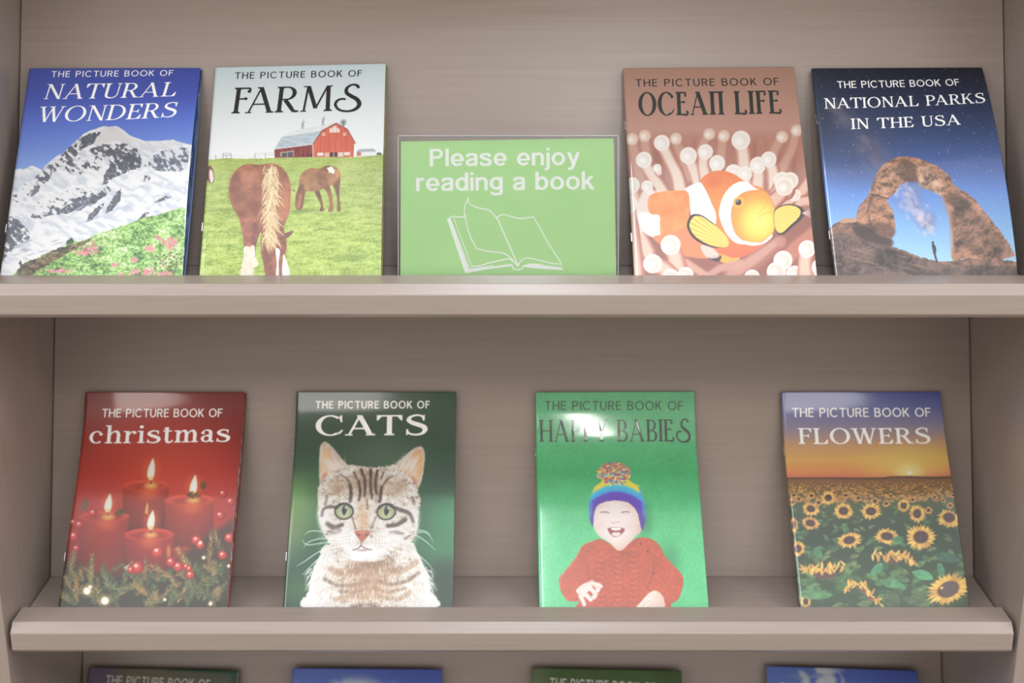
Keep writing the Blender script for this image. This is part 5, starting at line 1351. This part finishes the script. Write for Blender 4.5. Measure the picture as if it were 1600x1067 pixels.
LOW = 'picture books on the lowest visible shelf'
INK_S = ink('silver grey printed lettering', (200, 202, 196))
PB('grey green picture book on the lowest shelf below the red christmas book', (2, -.5105, -.0240, .0, .6762), art_top('dusk'),
   [sub((92, 82), (590, 92), 48, INK_S, .15, .13)], curl=.002, staples=(.74,), spread=.01)
PB('blue picture book with white cloud on the lowest shelf below the cats book', (2, -.2106, -.0156, .0167, .6635), art_top('cloud'), [], curl=.002, staples=(.74,))
PB('leaf green picture book on the lowest shelf below the happy babies book', (2, .13, -.0134, -.0105, .6646), art_top('leaf'),
   [sub((88, 96), (590, 110), 52, INK_S, .15, .13)], curl=.002, staples=(.74,))
PB('blue sky picture book on the lowest shelf below the flowers book', (2, .4653, -.0200, -.02, .6634), art_top('sky'),
   [sub((62, 126), (560, 130), 52, INK_S, .15, .13)], curl=.006, staples=(.74,), spread=.012)

# ------------------------------------------------------------------ the sign
SW, SH = .2577, .1785
acr = thin_acrylic('clear acrylic sheet')
edge = material('acrylic cut edge', (206, 208, 210), .15); edge.node_tree.nodes['Principled BSDF'].inputs['Transmission Weight'].default_value = .6
green = material('light green printed card', (186, 230, 160), .6)
_n = green.node_tree.nodes; _t = _n.new('ShaderNodeTexNoise'); _t.inputs['Scale'].default_value = 7
_r = _n.new('ShaderNodeValToRGB'); _r.color_ramp.elements[0].color = lin((180, 227, 154)); _r.color_ramp.elements[1].color = lin((192, 232, 166))
link_nodes(green, [(_t.outputs['Fac'], _r.inputs['Fac']), (_r.outputs['Color'], _n['Principled BSDF'].inputs['Base Color'])])
white = material('white printed sign lettering', (252, 253, 251), .6)

sign = empty('sign_holder', label='clear acrylic holder with green sign asking to please enjoy reading a book', cat='sign')
place(sign, -.0045, 0, 0, R(17.2), FLOORS[1], SW, lift=.0012, depth=RAIL_BACK + .006)


def slab_box(name, x0, x1, y0, y1, z0, z1, mat, parent):
    V = [(x, y, z) for z in (z0, z1) for y in (y0, y1) for x in (x0, x1)]
    o = mesh_obj(name, V, [(0, 2, 3, 1), (4, 5, 7, 6), (0, 1, 5, 4), (2, 6, 7, 3), (0, 4, 6, 2), (1, 3, 7, 5)], mat, parent); fix(o); return o


slab_box('front_pane', 0, SW, 0, SH, .0012, .0028, acr, sign)
bk = slab_box('back_pane', 0, SW, 0, SH, -.0030, -.0014, acr, sign)
slab_box('top_edge', 0, SW, SH + .0001, SH + .0014, -.0030, .0028, edge, sign)['label'] = 'bright cut edge of the clear acrylic'
for s in (0, 1):
    slab_box('side_edge', *((-.0011, -.0001) if not s else (SW + .0001, SW + .0011)), 0, SH, -.0030, .0028, edge, sign)
# the foot runs level towards the back of the shelf
ca, sa = math.cos(R(17.2)), math.sin(R(17.2))
ft = lambda d, h: (-(-d * sa) * 0 + d * sa + h * ca, -d * ca + h * sa)     # (y, z) of a point d behind, h above the shelf
P4 = [ft(.004, .0), ft(.075, .0), ft(.075, .0016), ft(.004, .0016)]
V = [(x, y, z) for x in (0.0, SW) for y, z in P4]
fo = mesh_obj('foot', V, [(0, 1, 2, 3), (7, 6, 5, 4), (0, 4, 5, 1), (1, 5, 6, 2), (2, 6, 7, 3), (3, 7, 4, 0)], acr, sign); fix(fo)
SA = Art([(98 + 6, 1030), (1534, 1030), (84, 58), (1528, 58)], 4, 4)


def sm(p):
    u, v = SA.uv(*p); return (u * SW, v * SH)


cards = []
for nm, q, z in (('sign_card', [(113, 1022), (1528, 1022), (1504, 96), (98, 92)], .0006), ('sign_card', [(330, 1010), (1500, 1010), (1502, 67), (98, 88)], -.0004)):
    a = [sm(p) for p in q]
    V = [(x, y, z) for x, y in a] + [(x, y, z - .0003) for x, y in a]
    o = mesh_obj(nm, V, [(0, 1, 2, 3), (7, 6, 5, 4), (0, 4, 5, 1), (1, 5, 6, 2), (2, 6, 7, 3), (3, 7, 4, 0)], green, sign); fix(o); cards.append(o)
flat = lambda x, y: np.array(.0006)
for txt, p0, p1, capr in (('Please enjoy', (292, 250), (1282, 241), 113), ('reading a book', (205, 410), (1380, 398), 117)):
    P = sans(txt, .158, .085)
    capn = 1.0
    lettering('sign_lettering', fit_word(P, SA, p0, p1, capr, SW, SH, cap=capn), flat, white, cards[0], lift=.0002)


def sline(pts, w, sm_=0):
    return [[sm(p) for p in q] for q in q_stroke(pts, w, sm_)]


D = []
D += sline([(412, 596), (445, 572), (480, 576), (530, 574)], 7, 4)
D += sline([(528, 574), (524, 530), (530, 500), (548, 455)], 7, 5) + sline([(548, 448), (550, 478), (572, 500), (620, 518), (680, 530), (706, 548), (742, 590)], 7, 5)
D += sline([(530, 560), (540, 620), (562, 690), (586, 740), (606, 776)], 7, 5) + sline([(606, 776), (680, 795), (770, 804), (830, 834), (880, 890)], 7, 5)
D += sline([(740, 580), (800, 710), (884, 890)], 8) + sline([(738, 578), (776, 560), (830, 572), (890, 586), (982, 575)], 7, 5) + sline([(980, 575), (1070, 730), (1164, 872)], 7)
D += sline([(1164, 868), (1150, 876), (1100, 872), (1020, 852), (936, 838), (900, 858), (880, 894)], 7, 5) + sline([(1160, 880), (1178, 912), (1010, 902), (920, 892)], 7, 0)
D += [[sm(p) for p in q] for q in ([(905, 890), (960, 872), (1010, 874), (1060, 886)], [(905, 890), (1060, 886), (1160, 898), (1178, 912), (1000, 902)])]
D += sline([(432, 585), (566, 908)], 5) + sline([(454, 580), (578, 890)], 5) + [[sm(p) for p in ((412, 592), (430, 584), (560, 910), (536, 936))]]
D += sline([(574, 892), (630, 888), (690, 870), (770, 852), (830, 846), (880, 888)], 8, 5) + sline([(556, 910), (640, 900), (720, 884)], 6) + [[sm(p) for p in q] for q in ([(536, 936), (545, 916), (700, 894), (840, 876), (850, 888), (690, 908)],)]
D += sline([(846, 888), (850, 908), (880, 914), (908, 908), (914, 888)], 8, 0)
lettering('book_drawing', D, flat, white, cards[0], 'white line drawing of an open book', lift=.0002)
